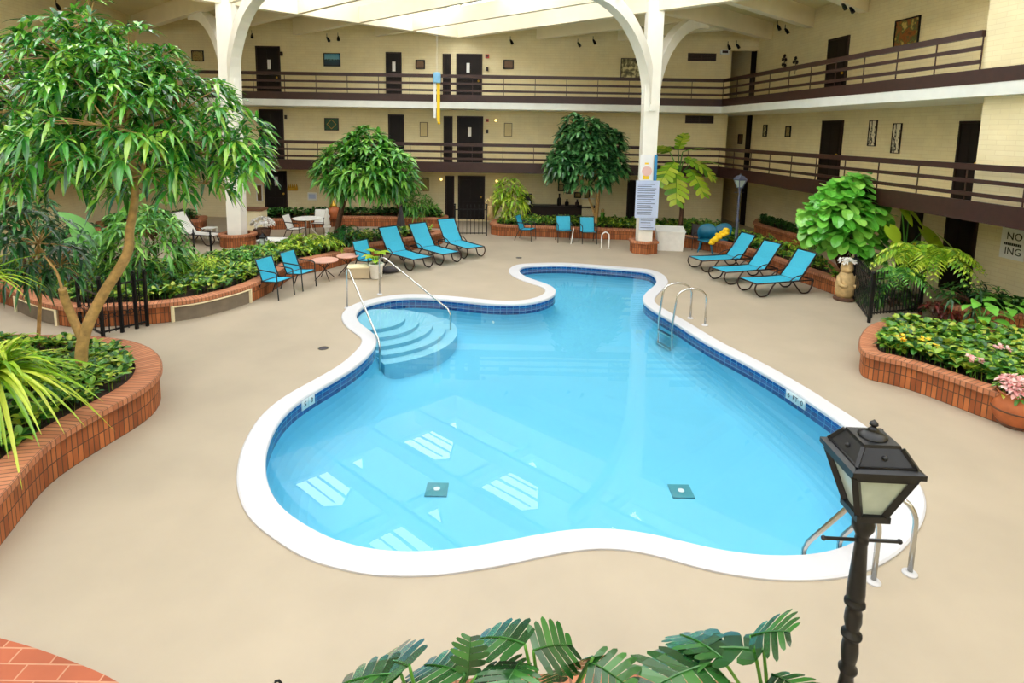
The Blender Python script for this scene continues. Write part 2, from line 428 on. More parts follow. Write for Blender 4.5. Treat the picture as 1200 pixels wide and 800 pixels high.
for px,py in ((512,574),(798,576)):
    p=G(px,py,-.9); p=G(px,py,zfloor(p.y)); zf=zfloor(p.y)
    dr=mkobj('drain_cover',MB().box(p.x-.15,p.x+.15,p.y-.15,p.y+.15,zf-.03,zf+.015),mat('teal_drain_grate',(70,150,160),.6),pool)
    mkobj('drain_hub',MB().lathe([(.045,0),(.045,.012),(.02,.015)],12,(p.x,p.y,zf+.012)),'tilewhite',dr)
def poolmark(px,py,chars,wd):
    q=G(px,py,-.1); i=min(range(len(PI_)),key=lambda k:(PI_[k]-Vector((q.x,q.y,0))).length)
    a=PI_[i-1]; b=PI_[(i+1)%len(PI_)]; tdir=(b-a).normalized(); nin=Vector((-tdir.y,tdir.x,0))
    right=tdir if nin.dot(Vector((0,0,0))-PI_[i])<0 else tdir
    rgt=-tdir
    o=PI_[i]+nin*.012; T=frame3((o.x,o.y,-.085),rgt,(0,0,1))
    n=len(chars); tw=.15
    for k,ch in enumerate(chars):
        T2=T@Matrix.Translation(((k-(n-1)/2)*tw,0,0))
        tl=mkobj('depth_marker_tile',MB().box(-tw/2+.004,tw/2-.004,-.075,.075,-.008,.008,T2),'tilewhite',pool,label='white tile with a black depth figure')
        if ch.strip(): textpart('depth_figure',ch,.11,tl,'text',T2@Matrix.Translation((0,0,.01)))
poolmark(352,472,'58',.15); poolmark(937,470,['6','FT','0'],.15)
# deck drains
for px,py,l in ((379,408,'round deck drain in the beige deck left of the pool steps'),(608,302,'round deck drain beyond the far end of the pool')):
    p=G(px,py); d_=thing('deck_drain',l,'drain',p); mkobj('grate',MB().lathe([(.085,0),(.085,.006),(.07,.008)],16),'greyd',d_); mkobj('rim',MB().lathe([(.1,0),(.1,.004),(.086,.004)],16),'steel',d_)
p=G(758,381); 
# --- walls
LWc=lambda y:(lwx(y),y)
def wallseg(name,a,b,z0,z1,th,label,m='wall'):
    """vertical wall between plan points a,b; visible face towards the atrium on the left of a->b reversed"""
    a=Vector((a[0],a[1],0)); b=Vector((b[0],b[1],0)); d=(b-a).normalized(); n=Vector((-d.y,d.x,0))*th
    L=(b-a).length; mb=MB()
    q=[a,b,b+n,a+n]
    for i in range(4):
        p0,p1=q[i],q[(i+1)%4]; l=(p1-p0).length
        mb.quadv(Vector((p0.x,p0.y,z0)),Vector((p1.x,p1.y,z0)),Vector((p1.x,p1.y,z1)),Vector((p0.x,p0.y,z1)),uv=[(0,z0),(l,z0),(l,z1),(0,z1)])
    mb.add([Vector((p.x,p.y,z)) for z in (z0,z1) for p in q],[(3,2,1,0),(4,5,6,7)],[[(0,0)]*4]*2)
    return struct(name,mb,m,label,'wall')
wallseg('wall_back',(-18,YB),(XHALL,YB),0,9.2,.2,'long cream brick back wall with three floors of room doors')
wallseg('wall_back_header',(XHALL,YB),(rwx(26)+.2,YB),7.6,9.2,.2,'cream wall above the hallway opening in the far right corner')

# right wall: recess opening on level 2 left as painted shading-free niche
mb=MB()
a=Vector((rwx(32),32,0)); b=Vector((rwx(-3),-3,0)); L=(b-a).length
mb.quadv(Vector((a.x,a.y,0)),Vector((b.x,b.y,0)),Vector((b.x,b.y,9.2)),Vector((a.x,a.y,9.2)),uv=[(0,0),(L,0),(L,9.2),(0,9.2)])
mb.add([(a.x+.2,a.y,0),(b.x+.2,b.y,0),(b.x+.2,b.y,9.2),(a.x+.2,a.y,9.2)],[(3,2,1,0)],[[(0,0)]*4])
mb.add([(a.x,a.y,9.2),(b.x,b.y,9.2),(b.x+.2,b.y,9.2),(a.x+.2,a.y,9.2)],[(0,1,2,3)],[[(0,0)]*4])
struct('wall_right',mb,'wall','long cream brick wall along the right side of the atrium','wall')
wallseg('wall_left',(lwx(-3),-3),(lwx(26),26),0,9.2,.2,'cream wall of the left wing behind the big tree')
wallseg('wall_hall',(XHALL,YB+.2),(XHALL,32),0,9.2,-.2,'side wall of the dark hallway in the corner')
wallseg('wall_hall_right',(rwx(26)-.03,YB+.05),(rwx(26)-.03,32),0,9.2,.03,'right side of the corner hallway with its shade put into dark brown','door')  # door brown paints in the shade of the unlit hallway
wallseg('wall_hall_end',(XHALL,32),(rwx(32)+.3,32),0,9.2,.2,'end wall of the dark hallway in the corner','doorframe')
# flush wall blocks at the right front on the upper storeys
def block(name,y0,y1,off,z0,z1,label):
    mb=MB(); q=[Vector((rrx(y1)+off,y1,0)),Vector((rrx(y0)+off,y0,0)),Vector((rwx(y0),y0,0)),Vector((rwx(y1),y1,0))]
    for i in range(4):
        p0,p1=q[i],q[(i+1)%4]; l=(p1-p0).length
        mb.quadv(Vector((p0.x,p0.y,z0)),Vector((p1.x,p1.y,z0)),Vector((p1.x,p1.y,z1)),Vector((p0.x,p0.y,z1)),uv=[(0,z0),(l,z0),(l,z1),(0,z1)])
    struct(name,mb,'wall',label,'wall')
block('wall_right_block',-3,12.5,.04,SL3+.3,9.2,'flush cream brick wall at the end of the top right balcony')
block('wall_right_pier',-3,12.6,.25,SL2,SL3-.25,'flush cream brick wall behind the middle right balcony rail')
# --- slabs and fascias
def slab(name,pts,z0,z1,m,label,cat='floor'):
    mb=MB(); P=[Vector((x,y,0)) for x,y in pts]
    if area2(P)<0: P.reverse()
    mb.poly(zshift(P,z1)); mb.poly(zshift(P,z0),flip=True); strip(mb,zshift(P,z0),zshift(P,z1)); return struct(name,mb,m,label,cat)
YR=24.2
RC=(rrx(YR),YR)   # inner corner right
LC=(lrx(YR),YR)
for lvl,z,wz in (('middle',SL2,.1),('top',SL3,.25)):
    slab('floor_%s_back'%lvl,[(LC[0],YR+.03),(RC[0],YR+.03),(rwx(YR),YR+.03),(rwx(32),32),(XHALL,32),(XHALL,YB),(lwx(YB),YB),(lwx(YR),YR)],z-wz,z,'slabwhite' if lvl=='top' else 'soffit','%s storey walkway slab along the back wall'%lvl)
    slab('floor_%s_right'%lvl,[(RC[0]+.03,YR+.02),(rrx(-3)+.03,-3),(rwx(-3),-3),(rwx(YR),YR+.02)],z-wz,z,'slabwhite' if lvl=='top' else 'soffit','%s storey walkway slab along the right wall'%lvl)
    slab('floor_%s_left'%lvl,[(LC[0]-.03,YR),(lrx(-3)-.03,-3),(lwx(-3),-3),(lwx(YR),YR)],z-wz,z,'slabwhite' if lvl=='top' else 'soffit','%s storey walkway slab along the left wall'%lvl)
def fascia(name,a,b,z0,z1,th,m,label):
    mb=MB(); mb.bar((a[0],a[1],(z0+z1)/2),(b[0],b[1],(z0+z1)/2),th,z1-z0); return struct(name,mb,m,label,'trim')
for k,(a,b,side) in enumerate(((LC,RC,'back'),(RC,(rrx(-3),-3),'right'),(LC,(lrx(-3),-3),'left'))):
    fascia('trim_%d'%(k*3+1),a,b,2.30,2.72,.09,'brown','brown board edging the middle walkway on the %s side'%side)
    fascia('trim_%d'%(k*3+2),a,b,5.14,5.43,.09,'brown','brown board edging the top walkway on the %s side'%side)
    fascia('trim_%d'%(k*3+3),a,b,4.88,5.139,.07,'slabwhite','white slab edge under the top walkway on the %s side'%side)
# --- railings
def railing(label,a,b,z,n,cat='railing'):
    a=Vector((a[0],a[1],0)); b=Vector((b[0],b[1],0)); r=thing('balcony_railing',label,cat,(a.x,a.y,z)); d=b-a
    def rl(name,z_,w,h): mkobj(name,MB().bar((0,0,z_),(d.x,d.y,z_),w,h),'brown',r)
    rl('handrail',1.03,.1,.13); rl('middle_rail',.74,.045,.085); rl('lower_rail',.46,.045,.085)
    for i in range(n+1):
        p=d*(i/n); mkobj('post',MB().box(p.x-.011,p.x+.011,p.y-.011,p.y+.011,.3,1.02),'brown',r)
    return r
railing('long dark brown railing of the top back walkway',LC,RC,SL3,18)
railing('long dark brown railing of the middle back walkway',LC,RC,SL2,18)
railing('dark brown railing of the top right walkway ending at a brick wall',RC,(rrx(12.5),12.5),SL3,10)
railing('dark brown railing of the middle right walkway',RC,(rrx(6),6),SL2,14)
railing('dark brown railing of the top left walkway behind the big tree',LC,(lrx(8),8),SL3,12)
railing('dark brown railing of the middle left walkway behind the big tree',LC,(lrx(8),8),SL2,12)
# --- columns with arched arms
CLX,CRX,CYY=-9.33,4.5,19.75
def column(name,x,label,arms):
    r=thing(name,label,'column',(x,CYY,0),kind='structure')
    mkobj('shaft',MB().lathe([(.33,0),(.34,4.5),(.36,5.2),(.36,8.2)],4,sq=True),'white',r)
    for sx,sy in arms:
        if True:
            d=Vector((sx,sy,0)).normalized(); s=Vector((-d.y,d.x,0)); mb=MB(); N=14; rows=[]
            for i in range(N+1):
                t=i/N*PI/2; a_,b_=3.3,3.05
                c=Vector((0,0,4.95))+d*(.12+a_*(1-math.cos(t)))+Vector((0,0,b_*math.sin(t)))
                tg=(d*(a_*math.sin(t))+Vector((0,0,b_*math.cos(t)))).normalized(); nn=tg.cross(s).normalized()
                th=.15+.05*math.sin(t)
                rows.append([c+s*(i_*.16)+nn*(j_*th) for i_,j_ in ((-1,-1),(1,-1),(1,1),(-1,1))])
            vs=[p for rw in rows for p in rw]; fs=[(0,3,2,1),(N*4,N*4+1,N*4+2,N*4+3)]
            for i in range(N):
                for k in range(4): fs.append((i*4+k,i*4+(k+1)%4,i*4+4+(k+1)%4,i*4+4+k))
            mb.add(vs,fs); mkobj('arched_arm',mb,'white',r)
    return r
cR=column('column',CRX,'white arched column standing between the pool and the back planter',((1,1),(-1,-1)))
cL=column('column',CLX,'white arched column standing in the left patio behind the big tree',((-1,1),(1,-1)))
mkobj('junction_box',MB().box(-.1,.1,-.36,-.24,4.75,4.95),'white',cR)
# --- roof: diagonal beams, soffit, skylights
s0,d0=CRX+CYY,CLX-CYY; Q=3.457
YK=.89
def sd(s,d,z): return Vector(((s+d)/2,CYY+((s-d)/2-CYY)*YK,z))
YRAW=CYY+(25.95-CYY)/YK
def beam(label,a,b,w,z0,z1,name='ceiling_beam',m='beam'):
    mb=MB(); mb.bar((a.x,a.y,(z0+z1)/2),(b.x,b.y,(z0+z1)/2),w,z1-z0); return struct(name,mb,m,label,'beam')
def slimit(s):   # far d end of an s-line inside the room
    d=d0
    while True:
        p=sd(s,d+.1,0)
        if p.y<-2.5 or p.x>rwx(p.y)-.05 or d>40: return d
        d+=.1
def dlimit(d):
    s=s0
    while True:
        p=sd(s-.1,d,0)
        if p.y<-2.5 or p.x<lwx(p.y)+.05 or s<-40: return s
        s-=.1
beam('main white diagonal beam from the right column to the back wall',sd(s0,d0,0),sd(s0,slimit(s0),0),.3,7.9,9.05)
sm=dlimit(d0); beam('main white diagonal beam from the left column to the back wall',sd(s0,d0,0),sd(sm,d0,0),.3,7.9,9.05)
names=['first','second','third','fourth','fifth','sixth','seventh','eighth','ninth','tenth','eleventh','twelfth']
for k in range(1,9):
    s=s0-Q*k; beam('%s thin ivory skylight beam rising left to right counted from the back corner'%names[k-1],sd(s,d0,0),sd(s,slimit(s),0),.14,7.92,8.5)
for k in range(1,5):
    d=d0+2*Q*k; beam('%s ivory skylight beam crossing the others counted from the left'%names[k-1],sd(s0,d,0),sd(dlimit(d),d,0),.16,8.62,8.97)
def stub(s=None,d=None,a=0,b=0,label=''):
    p,q=(sd(s,a,0),sd(s,b,0)) if s is not None else (sd(a,d,0),sd(b,d,0)); beam(label,p,q,.26,7.92,8.6)
for k,s in enumerate((s0-Q,s0-2*Q,s0-3*Q,s0-4*Q)):
    dd=d0
    while True:
        p=sd(s,dd-.1,0)
        if p.y>25.95 or p.x<lwx(p.y): break
        dd-=.1
    stub(s=s,a=d0,b=dd,label='%s beige soffit beam left of the skylight corner on the back wall'%names[k])
dR=CRX-CYY
for k,s in enumerate((s0+Q,s0+2*Q)):
    stub(s=s,a=dR,b=s-2*YRAW,label='%s beige soffit beam above the back wall right of the skylight corner'%names[k])
for k,d in enumerate((dR,dR+Q,dR+2*Q,dR+3*Q)):
    s=s0
    while True:
        p=sd(s+.1,d,0)
        if p.x>rwx(p.y)-.02 or p.y>25.95: break
        s+=.1
    stub(d=d,a=s0,b=s,label='%s beige soffit beam reaching the right wall counted from the far corner'%names[k])
aL=sd(sm,d0,0); aR=sd(s0,slimit(s0),0)
def roofpoly(name,pts,label):
    mb=MB(); P=[Vector((x,y,0)) for x,y in pts]
    if area2(P)<0: P.reverse()
    mb.poly(zshift(P,CEIL),flip=True); mb.poly(zshift(P,CEIL+.2)); strip(mb,zshift(P,CEIL),zshift(P,CEIL+.2)); struct(name,mb,'soffit',label,'ceiling')
roofpoly('ceiling_left',[(aL.x-.3,aL.y),(YRAW+.1+d0,26.05),(-19,26.05),(-19,aL.y)],'flat pale soffit over the back left walkways')
roofpoly('ceiling_right',[(s0-YRAW-.1,26.05),(aR.x+.4,aR.y-.4),(rwx(11)+1,11),(rwx(32)+1,32.2),(XHALL-.5,32.2),(XHALL-.5,26.05)],'flat pale soffit over the back right walkways')
t=NT('frosted_skylight'); ta=t.new('ShaderNodeBsdfTransparent'); ta.inputs['Color'].default_value=(.18,.184,.187,1); tb=t.new('ShaderNodeBsdfTranslucent'); tb.inputs['Color'].default_value=(.9,.9,.88,1)
mx=t.new('ShaderNodeMixShader'); mx.inputs[0].default_value=.08; t.link(ta.outputs[0],mx.inputs[1]); t.link(tb.outputs[0],mx.inputs[2]); t.link(mx.outputs[0],t.out.inputs['Surface'])
GLZ=t.m
t=NT('clear_skylight_glass'); ta=t.new('ShaderNodeBsdfTransparent'); ta.inputs['Color'].default_value=(.96,.98,1,1); t.link(ta.outputs[0],t.out.inputs['Surface']); CLR=t.m
t=NT('front_fill_glass'); ta=t.new('ShaderNodeBsdfTransparent'); ta.inputs['Color'].default_value=(.41,.42,.43,1); t.link(ta.outputs[0],t.out.inputs['Surface']); FGL=t.m  # passes sky light through the added front glazing as side fill
ZR=9.0; kw=0
for i in range(0,9):
    for j in range(0,9):
        def q(a,b): return sd(s0-2*Q*i-Q*a,d0+2*Q*j+Q*b,ZR)
        sq=[q(0,0),q(2,0),q(2,2),q(0,2)]
        if max(p.y for p in sq)<-2.4 or min(p.x-rwx(p.y) for p in sq)>0 or max(p.x-lwx(p.y) for p in sq)<0: continue
        h1=[q(.66,.2),q(1.42,.2),q(1.42,1.1),q(1.2,1.25),q(.66,.74)]; h2=[q(.2,.2),q(.44,.2),q(.44,.6)]
        w=MB(); loops=[sq,h1,h2]; allp=[p for l in loops for p in l]; fs=[]
        for t_ in tessellate_polygon([[Vector((p.x,p.y,0)) for p in l] for l in loops]): fs.append(tuple(t_))
        w.add(allp,fs); kw+=1
        rown=names[i]; wo=struct('window_%d'%kw,w,GLZ,'frosted roof skylight panel in the %s diagonal row, %s from the left beam'%(rown,names[j]),'skylight')
        for h in (h1,h2):
            m=MB(); m.add([p+Vector((0,0,.02)) for p in h],[tuple(range(len(h)))]); mkobj('clear_pane',m,CLR,wo)
        f=MB()
        for h in (h1,h2):
            for a_ in range(len(h)): f.bar(h[a_],h[(a_+1)%len(h)],.06,.07)
        for a_,wd in ((.85,.03),(1.04,.07),(1.23,.03)): f.bar(q(a_,.2),q(a_,.88 if a_<.9 else 1.1),wd,.06)
        mkobj('glazing_bars',f,'beam',wo)
# front wing behind the viewer: two storeys of wall with unseen glazing added above for fill light
wallseg('wall_front',(rwx(-2.5)+.2,-2.5),(lwx(-2.5)-.2,-2.5),0,5.2,.2,'cream wall of the front wing behind the viewpoint')
fw_=MB(); fw_.add([(rwx(-2.5),-2.5,5.2),(lwx(-2.5),-2.5,5.2),(lwx(-2.5),-2.5,9.1),(rwx(-2.5),-2.5,9.1)],[(0,1,2,3)]); fo_=struct('window_%d'%(kw+1),fw_,FGL,'added fill light glazing above the front wing behind the viewpoint','window')
m=MB()
for k in range(14): x=lwx(-2.5)+k*2.15; m.bar((x,-2.5,5.2),(x,-2.5,9.1),.1,.1)
m.bar((lwx(-2.5),-2.5,7.1),(rwx(-2.5),-2.5,7.1),.08,.08); mkobj('mullions',m,'beam',fo_)
# ================================================================ DOORS AND WALL FITTINGS
TB=lambda x,z,off=0: frame3((x,YB-off,z),(1,0,0),(0,0,1))
def TR(p): return frame3(p,(RSK,-1,0),(0,0,1))
ndoor=[0]
def door(T,w,h,label,sign=None,knob=1,glass=False,ghost=False):
    """door standing on its sill: T origin bottom centre, X right, Y up, Z out"""
    ndoor[0]+=1; r=thing('door_%d'%ndoor[0],label,'door',T.translation,kind='structure')
    R=T.to_3x3().to_4x4()
    bx=lambda x0,x1,y0,y1,z0,z1:MB().box(x0,x1,y0,y1,z0,z1,R)
    fr=MB()
    fr.box(-w/2-.06,-w/2,0,h+.06,.0,.06,R); fr.box(w/2,w/2+.06,0,h+.06,.0,.06,R); fr.box(-w/2-.06,w/2+.06,h,h+.06,.0,.065,R)
    mkobj('door_frame',fr,'doorframe',r)
    lf=mkobj('door_leaf',bx(-w/2,w/2,.01,h,.0,.035),'door',r)
    pn=MB()
    if w>.6:
        for x0,x1 in ((-w/2+.1,-.04),(.04,w/2-.1)):
            for y0,y1 in ((.15,h*.42),(h*.48,h-.12)): pn.box(x0,x1,y0,y1,.035,.045,R)
    else: pn.box(-w/2+.08,w/2-.08,.2,h*.45,.035,.045,R); pn.box(-w/2+.08,w/2-.08,h*.52,h-.15,.035,.045,R)
    mkobj('raised_panel',pn,'door',lf)
    if w>.6: mkobj('handle',MB().ball(R@Vector((w/2*.8*knob,1.0,.075)),.045),'gold',lf)
    if sign: mkobj('notice',bx(-.07+sign,.07+sign,1.35,1.75,.046,.052),'paper',lf,label='small white notice')
    return r
def bdoor(x0,x1,ytop,z0,label,**k):
    a=D(x0,ytop,YB-.06); b=D(x1,ytop,YB-.06); h=(a.z+b.z)/2-z0
    return door(TB((a.x+b.x)/2,z0),b.x-a.x-.1,h-.06,label,**k)
bdoor(299,327,54,SL3,'dark brown room door on the top floor left of the lake picture',sign=.05)
bdoor(452,470,61,SL3,'narrow brown door on the top floor right of the lake picture',sign=.01)
bdoor(519,528,63,SL3,'slim brown side panel door on the top floor left of the double width door')
bdoor(535,565,63,SL3,'wide brown door on the top floor above the entrance door',sign=-.05)
bdoor(303,331,128,SL2,'dark brown room door on the middle floor left of the green picture')
bdoor(455,473,134,SL2,'narrow dark door on the middle floor above the small light green tree')
bdoor(520,530,136,SL2,'slim dark side panel door on the middle floor beside the wide door')
bdoor(536,566,136,SL2,'wide dark door on the middle floor in the centre of the back wall',sign=-.02)
bdoor(309,335,200,0.1,'black ground floor door behind the left patio',sign=.05)
bdoor(522,532,206,0.1,'slim black side panel door at ground level left of the wide entrance door')
bdoor(537,568,206,0.1,'wide black ground floor door behind the iron gate',sign=-.0)
bdoor(736,746,211,0.1,'narrow black opening at ground level behind the right column')
def rdoor(pa,pb,z0,label,h=None,**k):
    a=RW(*pa); b=RW(*pb); w=(b-a).length; c=(a+b)/2; c.z=z0
    return door(TR(c),w*.9,(h or (a.z-z0)),label,**k)
rdoor((973,43),(997,37),SL3,'black room door on the top floor of the right wall',h=2.15)
rdoor((966,135),(990,135),SL2,'black room door on the middle floor of the right wall',h=2.1)
rdoor((1112,252),(1147,258),0.05,'black ground floor door under the right walkway',h=2.1)
rdoor((1060,245),(1082,248),0.05,'dark ground floor doorway behind the elephant ear leaves',h=2.1)
rdoor((1128,140),(1158,140),SL2,'dark doorway in the recess beside the flush brick wall',h=2.0)
def artmat(name,cols,scale=4,typ='noise'):
    t=NT(name); tc=t.new('ShaderNodeTexCoord'); 
    if typ=='noise': n=t.new('ShaderNodeTexNoise'); n.inputs['Scale'].default_value=scale; n.inputs['Detail'].default_value=8; src=n.outputs['Fac']; t.link(tc.outputs['Generated'],n.inputs['Vector'])
    elif typ=='vor': n=t.new('ShaderNodeTexVoronoi'); n.inputs['Scale'].default_value=scale; src=n.outputs['Distance']; t.link(tc.outputs['Generated'],n.inputs['Vector'])
    elif typ=='grad':
        n=t.new('ShaderNodeSeparateXYZ'); t.link(tc.outputs['Generated'],n.inputs[0]); nz=t.new('ShaderNodeTexNoise'); nz.inputs['Scale'].default_value=scale; t.link(tc.outputs['Generated'],nz.inputs['Vector'])
        m=t.new('ShaderNodeMath'); m.operation='MULTIPLY_ADD'; m.inputs[1].default_value=.35; t.link(nz.outputs['Fac'],m.inputs[0]); m2=t.new('ShaderNodeMath'); m2.operation='SUBTRACT'; m2.inputs[1].default_value=.17; t.link(n.outputs['Z'],m.inputs[2]); t.link(m.outputs[0],m2.inputs[0]); src=m2.outputs[0]
    r=t.new('ShaderNodeValToRGB'); e=r.color_ramp.elements
    while len(e)<len(cols): e.new(.5)
    for i,(p,c) in enumerate(cols): e[i].position=p; e[i].color=lin(c)
    if typ=='vor': r.color_ramp.interpolation='CONSTANT'
    t.link(src,r.inputs[0]); t.link(r.outputs[0],t.b.inputs['Base Color']); t.b.inputs['Roughness'].default_value=.4
    return t.m
def picture(T,w,h,label,art,fm='black',fw=.04,name='framed_picture',cat='picture'):
    r=thing(name,label,cat,T.translation); R=T.to_3x3().to_4x4(); f=MB()
    f.box(-w/2,w/2,h/2-fw,h/2,0,.04,R); f.box(-w/2,w/2,-h/2,-h/2+fw,0,.04,R); f.box(-w/2,-w/2+fw,-h/2,h/2,0,.04,R); f.box(w/2-fw,w/2,-h/2,h/2,0,.04,R)
    mkobj('frame',f,fm,r); mkobj('canvas',MB().box(-w/2+fw*.5,w/2-fw*.5,-h/2+fw*.5,h/2-fw*.5,0,.02,R),art,r); return r,R
def bpic(x0,y0,x1,y1,label,art,**k):
    a=D(x0,y0,YB-.03); b=D(x1,y1,YB-.03); return picture(frame3(((a.x+b.x)/2,YB-.005,(a.z+b.z)/2),(1,0,0),(0,0,1)),b.x-a.x,a.z-b.z,label,art,**k)
A_lake=artmat('lake_painting',[(.0,(8,30,40)),(.42,(10,60,80)),(.5,(20,46,44)),(.58,(120,180,200)),(1,(50,140,180))],6,'grad')
A_green=artmat('green_painting',[(0,(12,70,40)),(1,(22,84,50))],4)
A_dark=artmat('dark_ornate_panel',[(0,(70,44,24)),(.5,(120,84,44)),(1,(40,26,16))],5,'noise')
A_pale=artmat('pale_print',[(0,(206,186,130)),(1,(226,206,150))],3)
A_people=artmat('old_sepia_photo',[(.3,(34,30,22)),(.48,(120,110,70)),(.6,(226,216,160))],5)
A_land=artmat('autumn_painting',[(.25,(26,40,24)),(.42,(150,84,30)),(.52,(64,90,50)),(.62,(210,180,90)),(.8,(90,120,130))],4)
A_bw=artmat('black_and_white_print',[(.0,(240,232,206)),(.46,(236,228,204)),(.49,(30,26,24)),(.56,(26,24,22)),(.59,(236,226,200))],3.4,'noise')
A_sm=artmat('small_colour_print',[(.3,(60,60,40)),(.5,(170,150,90)),(.7,(110,60,40))],5)
bpic(379,62,399,78,'blue lake picture on the top floor back wall',A_lake)
r_,R_=bpic(380,138,397,153,'green picture with a gold diamond on the middle floor back wall',A_green,fm='doorframe',fw=.03)
dm=MB()
for k in range(4):
    a0=k*PI/2; p=Vector((math.cos(a0)*.2,math.sin(a0)*.2,.026)); q=Vector((math.cos(a0+PI/2)*.2,math.sin(a0+PI/2)*.2,.026)); dm.bar(R_@p,R_@q,.035,.012)
mkobj('gold_diamond',dm,'gold',r_)
bpic(487,70,498,81,'small square dark carved panel left of the hanging windsock',A_dark,fm='door',fw=.05)
bpic(590,70,602,81,'small square dark carved panel right of the wide top floor door',A_dark,fm='door',fw=.05)
bpic(492,143,501,160,'pale upright print on the middle floor left of the wide door',A_pale,fm='doorframe',fw=.02)
bpic(591,144,600,160,'pale upright print on the middle floor right of the wide door',A_pale,fm='doorframe',fw=.02)
bpic(728,68,751,93,'large old group photograph on the top floor behind the column',A_people,fm='doorframe',fw=.03)
bpic(224,59,239,72,'small dark picture on the top floor left of the left column',A_sm)
bpic(492,207,504,225,'dark framed print at ground level above the bushy fern',A_sm,fm='wallplain',fw=.03)
bpic(300,216,308,236,'framed sign with a pale border beside the black patio door',A_dark,fm='paper',fw=.04)
for x0,y0,x1,y1,l in ((654,215,661,224,'leftmost of four small dark plaques under the dark green tree'),(663,219,671,227,'second from left of four small dark plaques under the dark green tree'),(673,225,681,232,'third from left of four small dark plaques under the dark green tree'),(685,221,691,233,'rightmost of four small dark plaques under the dark green tree')):
    bpic(x0,y0,x1,y1,l,A_sm,fm='door',fw=.05,name='wall_plaque',cat='plaque')
q=D(366,230,YB-.03); pr=thing('notice_sign','white paper notice at ground level right of the black patio door','notice',q); mkobj('sheet',MB().box(-.2,.2,-.02,.01,-.17,.17),'paper',pr); mkobj('printing',MB().box(-.15,.15,-.024,-.02,-.1,.1),'paperblue',pr)
def vent(x0,y0,x1,y1,l):
    a=D(x0,y0,YB-.03); b=D(x1,y1,YB-.03); c=(a+b)/2; v=thing('air_vent',l,'vent',c); w=(b.x-a.x)/2; h=(a.z-b.z)/2
    mkobj('backing',MB().box(-w,w,0,.02,-h,h),'door',v); f=MB(); f.box(-w-.03,w+.03,-.03,0,h,h+.03); f.box(-w-.03,w+.03,-.03,0,-h-.03,-h); f.box(-w-.03,-w,-.03,0,-h,h); f.box(w,w+.03,-.03,0,-h,h); f.box(-.02,.02,-.03,0,-h,h); mkobj('frame',f,'brown',v)
    g=MB()
    for k in range(5): z=-h+(k+.5)*2*h/5; g.bar((-w,-.015,z),(w,-.015,z),.02,.03)
    mkobj('louvres',g,'brown',v)
vent(807,63,838,71,'dark louvred vent on the top floor beside the corner hallway'); vent(804,136,835,144,'dark louvred vent on the middle floor beside the corner hallway')
def rpic(cx,cy,w,h,label,art,**k): return picture(TR(RW(cx,cy,.01)),w,h,label,art,**k)
rpic(1063,38,.95,.8,'large autumn landscape painting on the top floor right wall',A_land)
rpic(1023,156,.34,.8,'left of two black and white abstract prints on the right wall',A_bw,fm='doorframe',fw=.02)
rpic(1051,162,.34,.88,'right of two black and white abstract prints on the right wall',A_bw,fm='doorframe',fw=.02)
rpic(924,154,.36,.42,'small framed print left of the black door on the middle floor right wall',A_sm)
rpic(897,153,.3,.5,'small pale framed print nearest the corner on the middle floor right wall',A_people)
rpic(868,163,.4,.45,'dark square plaque in the corner of the middle floor hallway',A_dark)
def flower_wall(px,py,l):
    p=RW(px,py,.02); r=thing('wall_flower_ornament',l,'ornament',p); T=TR((0,0,0)); m=MB(); m.tube([T@Vector((0,-.35,.02)),T@Vector((.02,-.1,.03)),T@Vector((0,.2,.02))],.012,6); mkobj('stem',m,'door',r)
    m=MB()
    for k,(x,y) in enumerate(((0,.24),(-.1,.12),(.1,.08),(-.08,-.08),(.09,-.14))):
        for j in range(5): a=2*PI*j/5; m.ball(T@Vector((x+.045*math.cos(a),y+.045*math.sin(a),.04)),.035,6,4)
    mkobj('petals',m,'doorframe',r)
flower_wall(920,73,'left of two dark metal flower ornaments on the top floor right wall'); flower_wall(933,76,'right of two dark metal flower ornaments on the top floor right wall')
# small fittings: sconces, alarms, signs
def bulb(px,py,l):
    p=D(px,py,YB-.1); r=thing('wall_sconce',l,'lamp',p); mkobj('bracket',MB().box(-.04,.04,.02,.1,-.05,.05),'brown',r)
    em=M.get('glow') or NT('warm_lamp_glow'); 
    if 'glow' not in M:
        em.b.inputs['Emission Color'].default_value=lin((255,214,120)); em.b.inputs['Emission Strength'].default_value=4; M['glow']=em.m
    mkobj('lamp_globe',MB().ball((0,-.02,0),.055),'glow',r)
for px,py,l in ((582,212,'lit wall lamp right of the ground floor entrance door'),(517,210,'lit wall lamp left of the ground floor entrance door'),(581,141,'lit wall lamp right of the wide middle floor door')): bulb(px,py,l)
def fit(px,py,w,h,m,name,l,cat,d=.06):
    p=D(px,py,YB-.03); r=thing(name,l,cat,p); mkobj('housing',MB().box(-w/2,w/2,-d,.02,-h/2,h/2),m,r); mkobj('faceplate',MB().box(-w/3,w/3,-d-.015,-d,-h/4,h/4),'brown',r); return r
fit(571,66,.16,.16,'red','wall_mounted_fire_alarm','red fire alarm beside the wide top floor door','alarm')
fit(571,141,.13,.13,'red','wall_mounted_fire_alarm','red fire alarm beside the wide middle floor door','alarm')
for px,py,l in ((571,81,'small brown call box below the top floor fire alarm'),(571,154,'small brown call box below the middle floor fire alarm'),(330,63,'small fitting right of the top floor left door'),(335,137,'small fitting right of the middle floor left door')): fit(px,py,.09,.16,'doorframe','wall_mounted_call_box',l,'fitting')
fit(849,61,.36,.2,'paper','exit_sign','white sign above the top floor corner hallway','sign',.08)
gk=D(343,220,YB-.04); gr=thing('wall_mounted_ornament','gold crown shaped ornament on the ground floor wall right of the patio door','ornament',gk)
m=MB(); m.box(-.22,.22,-.04,.02,-.12,-.02)
